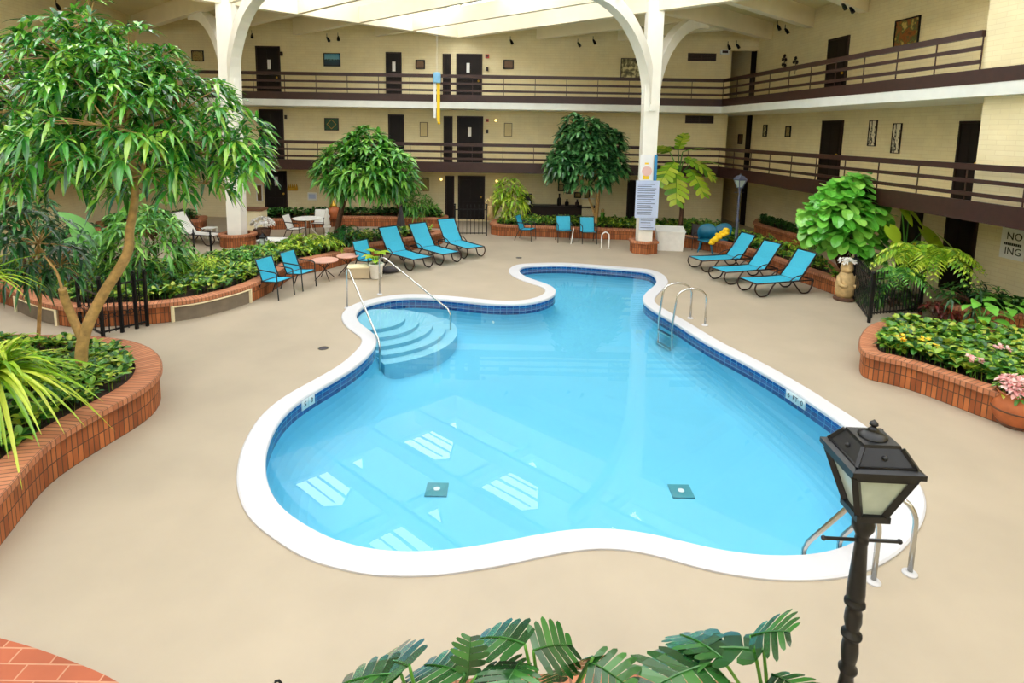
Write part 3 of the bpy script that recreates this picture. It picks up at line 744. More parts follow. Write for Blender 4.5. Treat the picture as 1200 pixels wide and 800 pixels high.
for k in range(5): m.lathe([(.05,-.02),(.03,.1),(.002,.2)],6,(-.18+.09*k,-.01,0))
mkobj('crown',m,'gold',gr)
wl=D(612,238,YB-.05)
# NO ... ING sign on the right wall at ground level
sg=thing('warning_sign','white warning sign with black letters on the right wall','sign',RW(1187,286,.02)); T=TR((0,0,0))
mkobj('board',MB().box(-.3,.3,-.36,.36,-.01,.01,T),'paper',sg)
textpart('lettering','NO',.25,sg,'text',T@Matrix.Translation((.03,.17,.012))); textpart('lettering','ING',.24,sg,'text',T@Matrix.Translation((.03,-.18,.012)))
m=MB()
for k in range(9): m.box(-.22+.05*k,-.18+.05*k,-.04,.02,.01,.014,T)
mkobj('small_print',m,'text',sg)
# spotlights under the beams and thin conduits
def spotlight(loc,l,rz=0):
    r=thing('spotlight',l,'lamp',loc,rz); mkobj('mount',MB().tube([(0,0,.16),(0,0,.02)],.012,6),'black',r)
    h=mkobj('head',MB().tube([(0,.02,.02),(.05,-.03,-.06),(.10,-.08,-.16)],[.03,.055,.06],10),'black',r); return r
for k,(px,py,l) in enumerate(((284,43,'left spotlight of the pair near the left column top'),(295,40,'right spotlight of the pair near the left column top'),(383,44,'left spotlight of the pair above the blue lake picture'),(396,43,'right spotlight of the pair above the blue lake picture'),(677,50,'left spotlight of the pair left of the right column'),(695,47,'right spotlight of the pair left of the right column'),(853,53,'left spotlight of the pair above the corner hallway'),(863,52,'right spotlight of the pair above the corner hallway'),(911,30,'left spotlight of the pair on the second right soffit beam'),(920,34,'right spotlight of the pair on the second right soffit beam'),(987,5,'left spotlight of the pair on the third right soffit beam'),(996,9,'right spotlight of the pair on the third right soffit beam'),(598,47,'spotlight above the top floor wall right of the wide door'),(66,5,'spotlight at the top left behind the big tree'),(150,28,'spotlight behind the top of the big tree'))):
    p=G(px,py,7.92) if py>20 else G(px,py,7.9); 
    if p.y>25.7: p=D(px,py,25.7)
    if p.x>rwx(p.y)-.2: p=RW(px,py,.25)
    spotlight((p.x,p.y,p.z),l,random.uniform(-.6,.6))
# windsock banner hanging from the skylight
pz=D(512,88,23.2); ws=thing('hanging_windsock','sky blue windsock with white and yellow tails hanging above the middle walkway','banner',pz)
mkobj('cord',MB().tube([(0,0,.1),(0,0,8.0-pz.z)],.006,5),'paper',ws)
mkobj('drum',MB().lathe([(.13,.1),(.15,.02),(.15,-.28),(.12,-.3)],14),'skyblue',ws)
m=MB(); m.box(-.13,-.03,-.01,.01,-1.62,-.28); m.box(-.06,-.03,-.03,-.01,-1.5,-.28); mkobj('white_tail',m,'paper',ws)
m=MB(); m.box(.0,.12,-.01,.01,-1.75,-.28); m.ball((.08,0,-1.82),.06); mkobj('yellow_tail',m,'yellow',ws)
# ================================================================ BRICK PLANTERS
class Pl: pass
def planter(label,front,back,h,cw=.3,name='brick_planter',panels=(),step=.15,m='brick',soil_drop=.06):
    f=[G(x,y,h) for x,y in front]; b=[G(x,y,h) for x,y in back]
    f=catmull(f,5); b=catmull(b,4)
    out=[Vector((p.x,p.y,0)) for p in f+b]
    for p in out: p.x=min(p.x,rwx(p.y)-.06); p.y=min(p.y,25.9)
    if area2(out)<0: out.reverse()
    out=resample(out,step)
    for _ in range(2): out=[(out[i-1]+2*out[i]+out[(i+1)%len(out)])/4 for i in range(len(out))]
    o=Pl(); o.out=out; o.h=h
    r=thing(name,label,'planter'); o.r=r
    ch=.085; w=inset(out,.045)
    mb=MB(); strip(mb,zshift(w,0),zshift(w,h-ch),uv=True); mkobj('brick_wall',mb,m,r)
    inn=inset(out,cw)
    for _ in range(4): inn=[(inn[i-1]+2*inn[i]+inn[(i+1)%len(inn)])/4 for i in range(len(inn))]
    mb=MB(); e=inset(out,.012)
    strip(mb,zshift(w,h-ch),zshift(out,h-ch),uv=True); strip(mb,zshift(out,h-ch),zshift(out,h-.012),uv=True); strip(mb,zshift(out,h-.012),zshift(e,h),uv=True); strip(mb,zshift(e,h),zshift(inn,h),uv=True); strip(mb,zshift(inn,h),zshift(inn,h-.2),uv=True)
    mkobj('brick_cap',mb,'cap',r)
    mb=MB(); mb.poly(zshift(inset(inn,-.02),h-soil_drop)); mkobj('soil',mb,'soil',r)
    o.inn=inn; o.z=h-soil_drop
    for (xa,ya,xb,yb) in panels:
        pa=G(xa,ya,0); pb=G(xb,yb,0)
        ia=min(range(len(w)),key=lambda i:(w[i]-pa).length); ib=min(range(len(w)),key=lambda i:(w[i]-pb).length)
        if (ib-ia)%len(w)>len(w)/2: ia,ib=ib,ia
        seg=[w[(ia+k)%len(w)] for k in range((ib-ia)%len(w)+1)]
        s1=[]
        for i,p in enumerate(seg):
            d=(seg[min(i+1,len(seg)-1)]-seg[max(i-1,0)]).normalized(); s1.append(p+Vector((d.y,-d.x,0))*.012)
        s2=[]
        for i,p in enumerate(seg):
            d=(seg[min(i+1,len(seg)-1)]-seg[max(i-1,0)]).normalized(); s2.append(p+Vector((d.y,-d.x,0))*.03)
        mb=MB(); strip(mb,zshift(s1,.0),zshift(s1,h-ch-.01),closed=False); pn=mkobj('inset_panel',mb,'panelgrey',r,label='grey concrete panel set into the brick')
        mb=MB()
        for e0 in (0,-1): mb.box(s2[e0].x-.025,s2[e0].x+.025,s2[e0].y-.025,s2[e0].y+.025,0,h-ch)
        mb.tube(zshift(s2,h-ch-.02),.02,6); mkobj('panel_trim',mb,'wallplain',pn)
    return o
PA=planter('brick planter in the left foreground holding the big tree',[(-150,700),(-40,622),(0,582),(20,560),(37,539),(62,515),(100,492),(137,472),(170,454),(185,441),(191,428),(187,416),(175,406),(160,400)],[(147,397),(120,394),(90,392),(50,392),(0,391),(-80,395),(-200,410),(-260,520)],.5,.33)
PB=planter('long curved brick planter between the pool deck and the left patio',[(-60,322),(0,335),(17,343),(42,353),(70,359),(100,361),(130,359),(175,357),(203,354),(233,350),(263,343),(285,337),(308,328),(327,318),(347,306),(375,301),(398,295.5),(420,289),(443,285),(470,281),(495,277),(518,273)],[(522,269.5),(500,269),(470,270.5),(440,273),(400,277),(360,282),(320,288),(280,294),(240,300),(200,306),(150,310),(90,312),(40,310),(-60,300)],.42,.3,panels=((205,379,287,355),(14,366,72,381)))
PC=planter('long brick planter along the far end and right side of the pool deck',[(573,262),(588,264),(606,264.5),(640,265.5),(700,267.5),(745,269),(775,272),(800,276),(840,282),(870,290.5),(900,300),(925,309),(950,317),(982,328)],[(992,324),(975,306),(950,296),(920,286),(890,276),(865,269),(850,265),(820,261),(780,258.5),(700,256.5),(640,255),(595,254),(577,257)],.42,.28)
PD=planter('straight brick planter at the back of the left patio',[(294,256.5),(340,256.5),(388,254),(450,254),(507,255.5),(524,257)],[(526,252),(507,250),(450,248.5),(388,248.5),(300,250)],.42,.28)
PE=planter('brick planter at the far left end of the back walkway behind the left column',[(110,268),(150,264.5),(200,260),(240,257.5)],[(244,252),(200,253),(150,256),(112,259)],.42,.28)
PG=planter('brick planter at the right edge with flowers beside the terracotta pot',[(1016,382),(1009,391),(1006,400),(1009,411),(1020,416),(1050,421),(1087,432),(1125,445),(1150,454),(1172,461),(1210,473),(1280,500)],[(1330,470),(1260,402),(1200,392),(1150,386),(1100,381),(1050,376),(1028,376)],.45,.26)
PH=planter('raised brick planter against the right wall behind the flower planter',[(1100,357),(1150,363),(1200,370),(1270,381)],[(1290,372),(1215,356),(1160,350),(1108,348)],.45,.24)
PF=planter('box shaped brick planter in the far right corner under the walkway',[(882,260),(900,266),(922,272),(940,277.5)],[(948,272.5),(925,264),(905,258),(886,255.5)],.6,.2)
PM=planter('brick planter at the bottom of the picture holding the monsteras',[(380,835),(470,806),(560,791),(640,787),(720,787),(800,790),(880,800),(960,826)],[(1000,900),(880,940),(640,960),(420,930)],.45,.3)
pnp=[G(x,y,.12) for x,y in ((-160,728),(-40,737),(0,747.5),(35,757),(75,771),(115,787),(145,803),(190,835),(150,960),(-60,960),(-200,900))]
pnp=resample(catmull([Vector((q.x,q.y,0)) for q in pnp],5,True),.12)
if area2(pnp)<0: pnp.reverse()
bs=thing('brick_ledge','low ledge paved with red bricks in the bottom left corner','ledge',(0,0,0))
mb=MB(); strip(mb,zshift(inset(pnp,.02),0),zshift(inset(pnp,.02),.05),uv=True); mkobj('brick_riser',mb,'brick',bs); mb=MB(); strip(mb,zshift(pnp,.05),zshift(pnp,.12)); mb.poly(zshift(pnp,.12)); mkobj('brick_top',mb,'brickfloor',bs)
# column bases
def colbase(c,n,r,h,l):
    o=thing('column_base_planter',l,'planter',(c[0],c[1],0)); mb=MB(); pts=[Vector((r*math.cos(2*PI*(k+.5)/n),r*math.sin(2*PI*(k+.5)/n),0)) for k in range(n)]
    strip(mb,pts,zshift(pts,h-.08),uv=True); mkobj('brick_wall',mb,'brick',o)
    q=[p*1.1 for p in pts]; i=[p*.72 for p in pts]; mb=MB(); strip(mb,zshift(pts,h-.08),zshift(q,h-.08),uv=True); strip(mb,zshift(q,h-.08),zshift(q,h),uv=True); strip(mb,zshift(q,h),zshift(i,h),uv=True); strip(mb,zshift(i,h),zshift(i,h-.15),uv=True); mkobj('brick_cap',mb,'cap',o)
    mb=MB(); mb.poly(zshift(i,h-.06)); mkobj('soil',mb,'soil',o); return o
colbase((CRX,CYY),6,.48,.42,'hexagonal brick base around the right column'); colbase((CLX,CYY),20,.56,.42,'round brick base around the left column')
# ================================================================ GROUND COVER
def cover(P,n,label,m,L=.12,h=.14,W=.5,test=None,rows=ROW_OVAL,droop=.25,per=7,spread=1.15,hv=.6):
    pts=scatter(inset(P.inn,.05),n,test); C=[];A=[]
    for x,y in pts:
        z=P.z+h*random.uniform(1-hv,1); C.append(Vector((x,y,z))); A.append(Vector((random.uniform(-.5,.5),random.uniform(-.5,.5),1)))
    mb=MB(); whorls(mb,C,A,per,L,L*W,droop,spread,rows)
    leaves(mb,[(x,y,P.z-.01) for x,y in pts],[(a.x*.2,a.y*.2,1) for a in A],[c.z-P.z+.02 for c in C],.012,0,ROW_STRAP)
    o=mkobj('groundcover_plants',mb,m); return tag(o,label,'plants',None,'stuff')
cover(PA,900,'leafy groundcover filling the big tree planter in the left foreground','L_ground',.15,.2,.5)
cover(PB,1500,'mixed low leafy plants filling the long curved left planter','L_ground',.17,.24,.45)
cover(PC,1500,'low leafy plants filling the long planter along the far and right side','L_ground',.15,.2,.45)
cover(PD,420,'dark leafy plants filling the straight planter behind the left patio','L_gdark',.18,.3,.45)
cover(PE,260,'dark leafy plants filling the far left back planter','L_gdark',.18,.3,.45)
cover(PG,700,'leafy groundcover filling the flower planter at the right edge','L_ground',.17,.24,.6)
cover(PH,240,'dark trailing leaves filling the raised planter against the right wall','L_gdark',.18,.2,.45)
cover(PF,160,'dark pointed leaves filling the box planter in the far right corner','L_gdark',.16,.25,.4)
cover(PM,200,'low leaves under the monsteras in the bottom planter','L_gdark',.18,.16,.5)
# ================================================================ TREES AND PLANTS
def tree(name,label,base,trunks,crown,m,nl=9,L=.26,W=.05,droop=.4,spread=1.2,bm='bark',dens=1.0,rows=ROW_LANCE,branches=10,zmin=-.55,cat='tree',inner=.35,fold=.15):
    """trunks: list of (pts, r0, r1) in world space; crown: list of (centre, radius)"""
    base=Vector(base); r=thing(name,label,cat,base)
    for i,(pts,r0,r1) in enumerate(trunks):
        mb=MB(); mb.tube([Vector(p)-base for p in pts],(r0,r1),9,smooth=6); mkobj('trunk' if i==0 else 'branch',mb,bm,r,True)
    top=Vector(trunks[0][0][-1]); lf=MB(); br=MB()
    for c,rad in crown:
        c=Vector(c); n=max(6,int(dens*40*(rad/.7)**2)); C,A=blobpts(c,rad,n,zmin,inner); 
        whorls(lf,[p-base for p in C],A,nl,L,W,droop,spread,rows,fold)
        br.tube([top-base,(top*.45+c*.55)-base+Vector((0,0,-.05)),c-base],(.03,.012),6,smooth=4)
        for p in C[::max(1,len(C)//branches)]: br.tube([c-base,(c*.5+p*.5)-base+Vector((0,0,.03)),p-base],(.012,.005),5)
    mkobj('twigs',br,bm,r,True); mkobj('foliage',lf,m,r)
    return r
TY=8.3
def pt(px,py,dy=0): return D(px,py,TY+dy)
k8=TY/690
crown=[((105,28),30,0),((80,72),52,-.2),((150,85),58,.1),((198,84),26,.3),((35,130),72,.1),((130,150),85,-.7),((120,120),80,.6),((212,132),60,-.1),((255,168),52,.1),((285,190),30,-.1),((55,195),62,-.3),((170,205),52,-.4),((238,215),36,.2),((100,205),50,.5),((-20,170),70,.2)]
base=G(95,440,.44); base.y=max(base.y,0)
tree('umbrella_tree','large leafy tree with drooping finger leaves in the left foreground planter',base,
  [([base,D(98,396,base.y),D(118,350,base.y+.1),D(148,300,base.y+.1),D(152,270,TY),D(158,225,TY),D(150,150,TY)],.085,.045),
   ([D(97,398,base.y),D(85,372,base.y),D(76,350,base.y-.05),D(73,338,base.y-.1)],.06,.05),
   ([D(73,340,base.y-.1),D(66,318,base.y-.1),D(52,300,base.y-.1)],.02,.012)],
  [(pt(x,y,dy),r*k8) for (x,y),r,dy in crown],'L_big',nl=9,L=.29,W=.066,droop=.45,dens=1.45)
dk=[((45,285),46,-.2),((25,320),30,0),((70,310),30,.1)]
b2=G(45,395,.44)
tree('umbrella_tree','dark drooping finger leaved shrub under the big tree at the left edge',b2,[([b2,D(47,340,b2.y),D(45,290,b2.y)],.03,.02)],[(D(x,y,b2.y+dy),r*b2.y/690) for (x,y),r,dy in dk],'L_dark',nl=8,L=.3,W=.06,droop=.7,dens=1.2,cat='shrub')
# strap leaved palm at the left edge
def strapplant(name,label,base,n,L,W,m,elev=(.2,1.2),droop=.8,stem=0,cat='plant',bm='bark',az=None):
    r=thing(name,label,cat,base); mb=MB(); P=[];Dv=[]
    for i in range(n):
        a=random.uniform(0,2*PI) if az is None else random.uniform(*az); e=random.uniform(*elev); P.append((random.gauss(0,.03),random.gauss(0,.03),stem)); Dv.append((math.cos(a)*math.cos(e),math.sin(a)*math.cos(e),math.sin(e)))
    Ls=L*rng.uniform(.65,1.1,n); leaves(mb,P,Dv,Ls,W,droop*rng.uniform(.6,1.2,n),[(0,.5),(.15,.9),(.3,1),(.5,.95),(.7,.75),(.87,.45),(1,.03)],.25); mkobj('foliage',mb,m,r)
    mb=MB(); mb.tube([(0,0,-.05),(.01,0,stem*.5),(0,0,stem+.03)],(.05,.035) if stem else .04,8); mkobj('stem',mb,bm,r,True); return r
b=D(-12,400,6.3); b.z=.44
strapplant('strap_leaf_palm','bright green strap leaved palm at the left edge below the big tree',b,190,1.15,.05,'L_lime',(.0,1.4),.9,.75)
b=D(-30,330,7.2); b.z=.44
strapplant('strap_leaf_palm','pale striped strap leaved palm sticking in from the left edge at mid height',b,40,1.0,.035,'L_lime',(.0,1.3),.6,1.6)
# leafy bush with finger leaves behind the gate
def bush(label,px,py,pz,Y,rad,m,name='leafy_bush',nl=8,L=.3,W=.06,droop=.5,dens=1.1,sc=(1,1,1),rows=ROW_LANCE,stemh=None,inner=.5,bm='barkd'):
    c=D(px,py,Y); base=Vector((c.x,c.y,pz)); r=thing(name,label,'bush',base); lf=MB(); st=MB()
    n=int(dens*42*(rad/.7)**2); C,A=blobpts(c,rad,n,-.5,inner,sc); whorls(lf,[p-base for p in C],A,nl,L,W,droop,1.2,rows)
    for p in C[::max(1,n//12)]: st.tube([(0,0,-.04),(c-base)*.55,p-base],(.018,.006),5,smooth=3)
    mkobj('foliage',lf,m,r); mkobj('stems',st,bm,r); return r
bush('bushy plant with glossy finger leaves behind the iron gate on the left',168,292,.36,13.0,.95,'L_mid',L=.36,W=.07,droop=.6,dens=1.3)
bush('dark low bush under the finger leaved plant in the long left planter',180,335,.36,12.5,.45,'L_dark',L=.25)
bush('dark leafy bush at the left end of the long left planter',100,322,.36,12.6,.6,'L_gdark',L=.25,dens=1.3,sc=(1.5,.8,.7))
bush('feathery lime green bush in the middle of the long left planter',240,312,.36,14.0,.42,'L_lime',L=.24,W=.03,nl=12,dens=2,sc=(1.3,.8,.7))
bush('dark rounded shrub behind the left blue chairs',290,303,.36,15.2,.48,'L_mid',L=.18,W=.06,dens=2,sc=(1.5,.8,.7))
bush('bright lime mound of leaves left of the slanted trunk',365,287,.36,17.0,.55,'L_lime',L=.2,W=.06,dens=2.2,sc=(1.7,.9,.6))
bush('lower lime mound of leaves behind the pink tables',340,296,.36,16.3,.4,'L_lime',L=.2,W=.06,dens=2,sc=(1.4,.8,.6))
bush('dark leafy clump right of the slanted trunk',407,278,.36,18.0,.5,'L_dark',L=.2,W=.07,dens=1.6,sc=(1.2,.8,.7))
bush('bushy fern on the back planter left of the entrance door',490,242,.36,24.4,.62,'L_mid',L=.4,W=.05,nl=10,dens=1.5,sc=(1.3,.7,.8))
bush('tall pale green bush on the far planter right of the iron gate',598,236,.36,23.9,.8,'L_lime',L=.4,W=.1,nl=6,dens=1.3,sc=(.95,.8,1.2))
bush('small leafy bush at the foot of the philodendron tree',822,262,.36,21.5,.4,'L_mid',L=.2,W=.06,dens=1.4,sc=(1.8,.8,.6))
bush('leafy bush behind the first right lounger',890,283,.36,19.2,.42,'L_ground',L=.2,W=.06,dens=1.6,sc=(1.5,.8,.7))
bush('yellow green bush behind the second right lounger',925,292,.36,18.0,.45,'L_lime',L=.2,W=.06,dens=1.5,sc=(1.4,.8,.7))
# small light tree left of the centre
def smalltree(label,basepx,z,Y,tr,cr,m,dens=1.3,**k):
    b=D(basepx[0],basepx[1],Y); b.z=z
    ts=[([b if i==0 and j==0 else D(x,y,Y) for j,(x,y) in enumerate(pts)],r0,r1) for i,(pts,r0,r1) in enumerate(tr)]
    return tree('broadleaf_tree',label,b,ts,[(D(x,y,Y+dy),r*Y/690) for x,y,r,dy in cr],m,dens=dens,**k)
smalltree('small light green tree with a slanted brown trunk behind the left planter',(392,278),.36,18.6,[([(392,278),(399,250),(405,232),(415,215),(428,205)],.1,.05),([(405,232),(400,222),(396,214)],.05,.03)],
  [(430,185,30,0),(400,196,26,.3),(385,206,18,-.2),(455,200,30,-.3),(475,210,16,.2),(428,172,22,.2),(430,205,36,-.4),(410,212,22,-.6),(450,216,20,-.2)],'L_mid',nl=8,L=.42,W=.12,droop=.4,dens=1.1,bm='barkd')
smalltree('dark green dense tree with a pale forked trunk on the far planter',(697,256),.36,22.6,[([(697,256),(700,240),(701,222),(698,205)],.09,.06),([(697,252),(693,240),(690,232)],.05,.04)],
  [(690,178,30,0),(672,160,16,.3),(668,190,24,-.2),(710,170,20,.2),(690,200,28,-.3),(712,196,20,0),(657,203,14,.2),(672,144,9,0),(690,158,18,-.3)],'L_t3',nl=8,L=.4,W=.15,droop=.3,dens=1.5,rows=ROW_OVAL)
smalltree('dark slim tree on the back planter behind the light green tree',(467,252),.36,24.6,[([(467,252),(466,238),(465,225)],.06,.04)],[(466,228,16,0),(462,212,18,0)],'L_dark',nl=8,L=.4,W=.12,bm='barkd')
# ---- big lobed / round leaves built one by one
def lobed(mb,p,d,L,W,n=7,droop=.5,roll=0.,cut=.72):
    """split leaf: a midrib with finger lobes each side"""
    p=Vector(p); d=Vector(d).normalized(); s=d.cross(Vector((0,0,1)))
    if s.length<.1: s=Vector((1,0,0))
    s.normalize(); s=(Matrix.Rotation(roll,3,d)@s); u=s.cross(d)
    def mid(t): return p+d*(L*t)+Vector((0,0,-droop*L*t*t))
    K=n
    for sg in (-1,1):
        for i in range(K):
            t0=i/K; t1=(i+1)/K; tm=(t0+t1)/2
            wl=W*.5*(math.sin(PI*(.12+.86*tm*.94+.02)))**.7*random.uniform(.8,1.08)
            fw=.16+.30*tm
            a,b=mid(t0),mid(t1-.002)
            def sidept(t,f,wd): return mid(min(1.12,t+fw*f*wl/L))+s*(sg*wl*f)+u*(-.10*wl*f*f+.06*wl*f)
            g=.5*(1-cut)/K
            q=[a, sidept(t0+.005/K,.68,1), sidept(t0+.12/K,.9,1), sidept(tm,1.0,1), sidept(t1-.15/K,.9,1), sidept(t1-.02/K,.66,1), b]
            o=len(mb.v); mb.v+=[tuple(x) for x in q]
            fs=[(0,1,5,6),(1,2,4,5),(2,3,4)]
            for f in fs:
                f=tuple(o+x for x in f); mb.f.append(f if sg>0 else tuple(reversed(f))); mb.uv.append(None)
    a=mid(0); mb.tube([mid(t)+u*.004 for t in (0,.25,.5,.75,.98)],(.008*L/.5,.003),5)
def broad(mb,p,d,L,W,droop=.4,cup=.12,heart=True,n=10,roll=0,wave=.0):
    p=Vector(p); d=Vector(d).normalized(); s=d.cross(Vector((0,0,1)))
    if s.length<.1: s=Vector((1,0,0))
    s.normalize(); s=Matrix.Rotation(roll,3,d)@s; u=s.cross(d); rows=[]
    for i in range(n+1):
        t=i/n; w=W*.5*((math.sin(PI*min(1,(t*.92+.08)))**.75) if not heart else (math.sin(PI*(t**.75*.93+.07)))**.8)
        back=(-.12*L*(1-t)**3 if heart else 0)
        c=p+d*(L*t)+Vector((0,0,-droop*L*t*t))
        rw=[]
        for j in (-1,-.55,0,.55,1):
            rw.append(c+s*(w*j)+u*(cup*w*abs(j)+wave*w*math.sin(6*t*PI+j*2)*abs(j))+d*(back*abs(j)*abs(j)*1.5))
        rows.append(rw)
    o=len(mb.v)
    for r in rows: mb.v+=[tuple(x) for x in r]
    for i in range(n):
        for j in range(4): a=o+i*5+j; mb.f.append((a,a+1,a+6,a+5)); mb.uv.append(None)
def bigleaf(name,label,base,specs,m,stalk='L_mid',kind='broad',cat='plant',trunk=None,sep=True,**kw):
    """specs: (tip attach point world, direction, L, W, droop, roll)"""
    base=Vector(base); r=thing(name,label,cat,base); st=MB()
    top=Vector(trunk[-1])-base if trunk else Vector((0,0,0))
    if trunk: mb=MB(); mb.tube([Vector(p)-base for p in trunk],kw.get('tr',(.09,.06)),9,smooth=4); mkobj('trunk',mb,kw.get('bm','bark'),r,True)
    for p,d,L,W,dr,ro in specs:
        p=Vector(p)-base; mid=(top+p)/2+Vector((0,0,.25*(p-top).length*.4)); st.tube([top,mid,p],(.014*kw.get('sw',1),.009*kw.get('sw',1)),6,smooth=5)
        mb=MB()
        if kind=='lobed': lobed(mb,p,d,L,W,kw.get('n',8),dr,ro)
        else: broad(mb,p,d,L,W,dr,kw.get('cup',.12),kw.get('heart',True),10,ro,kw.get('wave',0))
        mkobj('leaf',mb,m,r,kind!='lobed')
    mkobj('stalks',st,stalk,r,True); return r
def cam2(p,to):  # direction from p to a second surveyed point
    return Vector(to)-Vector(p)
# banana / bird-of-paradise leaves left
Yb=13.4; base=D(118,300,Yb); base.z=.36
sp=[]
for (ax,ay),(bx,by),dy,W in (((118,290),(62,238),-.2,.36),((112,288),(66,285),-.6,.34),((120,285),(188,205),.2,.32),((125,288),(210,252),-.1,.32),((112,290),(80,262),.3,.35)):
    p=D(ax,ay,Yb); q=D(bx,by,Yb+dy); sp.append((p,q-p+Vector((0,0,.25*(q-p).length)),(q-p).length*1.1,W,.28,(-.8 if bx<ax else .8)))
bigleaf('banana_plant','banana plant with long broad leaves in the left patio planter',base,sp,'L_mid',heart=False,wave=.06,cup=.18)
# philodendron tree right of the column
Yp=22.0; base=D(797,262,Yp); base.z=.36; top=D(795,208,Yp)
sp=[]
for (ax,ay),(bx,by),dy,L in (((790,190),(768,212),-.5,1.0),((803,185),(845,205),-.3,1.15),((800,178),(832,166),.2,1.0),((795,175),(800,150),.3,.9),((785,178),(757,168),.2,1.0),((792,200),(790,232),-.8,1.1),((808,198),(822,222),-.6,1.0),((778,195),(752,190),.5,.9),((815,190),(853,185),.4,1.0)):
    p=D(ax,ay,Yp+dy*.5); q=D(bx,by,Yp+dy); sp.append((p,q-p+Vector((0,-.35,.1)),L,L*1.0,.3,random.uniform(-.4,.4)))
bigleaf('split_leaf_philodendron','tree philodendron with big split lime leaves right of the right column',base,sp,'L_lime',kind='lobed',trunk=[base,D(799,240,Yp),top],bm='barkd',n=7,sw=2)
# round leaved jade-like tree on the right
Yj=15.5; base=D(985,318,16.2); base.z=.36
r=thing('fiddle_leaf_tree','rounded tree with big glossy round leaves on the right planter',"tree",base); lf=MB(); st=MB()
for px,py,rad,dy in ((994,222,20,0),(985,255,30,-.2),(962,252,20,.1),(1010,248,24,0),(998,275,28,-.1),(966,272,20,0),(1024,258,14,.3),(997,210,12,.2),(978,232,20,0)):
    c=D(px,py,Yj+dy); rr=rad*Yj/690; C,A=blobpts(c,rr,int(110*(rad/28)**2),-.6,.3)
    P=[p-base for p in C]; Dv=[(a.x*.8+random.uniform(-.5,.5),-.55+a.y*.3,a.z*.3-.35+random.uniform(-.35,.5)) for a in A]
    leaves(lf,P,Dv,rng.uniform(.26,.40,len(P)),.27,.35,[(0,.2),(.12,.6),(.3,.92),(.55,1),(.8,.85),(.93,.5),(1,.15)],.08)
    st.tube([(0,0,-.04),(c-base)*.6,c-base],(.05,.02),6,smooth=4)
mkobj('foliage',lf,'L_jade',r); mkobj('stems',st,'barkd',r)
# elephant ears
Ye=14.6; base=D(1062,325,Ye); base.z=.36; sp=[]
for (ax,ay),dx,L,W in (((1056,243),.3,.5,.5),((1042,266),.25,.46,.44),((1066,247),.5,.45,.42),((1082,270),.45,.85,.85),((1100,276),.7,.7,.6),((1052,285),-.1,.5,.42)):
    p=D(ax,ay,Ye); sp.append((p,Vector((dx,-.5,-.75)),L,W,.12,random.uniform(-.25,.25)))
bigleaf('elephant_ear_plant','elephant ear plant with large pale rounded leaves beside the round leaved tree',base,sp,'L_lime',cup=.1,trunk=[base,D(1060,300,Ye)],bm='barkd')
# ferns on the right
def fern(label,px,py,Y,z,n,L,m,name='fern',droop=.9,W=.16,stem=.25):
    b=D(px,py,Y); b.z=z; r=thing(name,label,'fern',b); mb=MB(); st=MB()
    for i in range(n):
        a=random.uniform(0,2*PI); e=random.uniform(.35,1.3); l=L*random.uniform(.7,1.1); d=Vector((math.cos(a)*math.cos(e),math.sin(a)*math.cos(e),math.sin(e))); P=[];Dv=[];Ls=[]
        s=d.cross(Vector((0,0,1))).normalized(); pts=[]
        for k in range(13):
            t=k/12; c=Vector((0,0,stem))+d*(l*t)+Vector((0,0,-droop*l*t*t)); pts.append(c)
            if k>1:
                w=W*math.sin(PI*(.1+.88*t))
                for sg in (-1,1): P.append(c); Dv.append(s*sg+d*.5+Vector((0,0,-.2-droop*t*.6))); Ls.append(w)
        leaves(mb,P,Dv,Ls,.045*L/.8,.4); st.tube(pts,(.006,.002),4,cap=False)
    mkobj('fronds',mb,m,r); mkobj('stems',st,'L_mid',r)
    return r
for a in (('grassy fern behind the iron fence beside the carved statue',1018,330,15.0,.4,34,.75,'L_mid'),('tall bright fern spilling over the right iron fence',1066,345,13.4,.5,46,1.05,'L_lime'),('long draping fern in the middle of the right planting',1095,350,13.0,.5,46,1.1,'L_lime'),('pale green fern nearest the flower planter',1050,350,13.0,.5,30,.8,'L_mid'),('small fern behind the third right lounger',955,318,17.2,.36,22,.5,'L_ground')): fern(*a,stem=.85 if a[6]>.9 else .45,W=.2)
for px,py,Y,l in ((1185,352,11.6,'trailing broad leaved plant on the raised planter at the right edge'),(1150,372,11.2,'broad leaved plant in front of the raised right planter')):
    b=D(px,py,Y); b.z=.4; sp=[]
    for k in range(9):
        a=random.uniform(0,2*PI); p=b+Vector((math.cos(a)*.25,math.sin(a)*.25,random.uniform(.15,.5))); sp.append((p,(math.cos(a),math.sin(a)-.3,.3),.28,.2,.6,random.uniform(-.5,.5)))
    bigleaf('broad_leaved_plant',l,b,sp,'L_jade',cup=.1)
bush('dark tangled shrub on the raised planter under the walkway',1140,350,.4,12.3,.55,'L_gdark',L=.25,W=.06,dens=1.2,sc=(1.2,.8,.8))
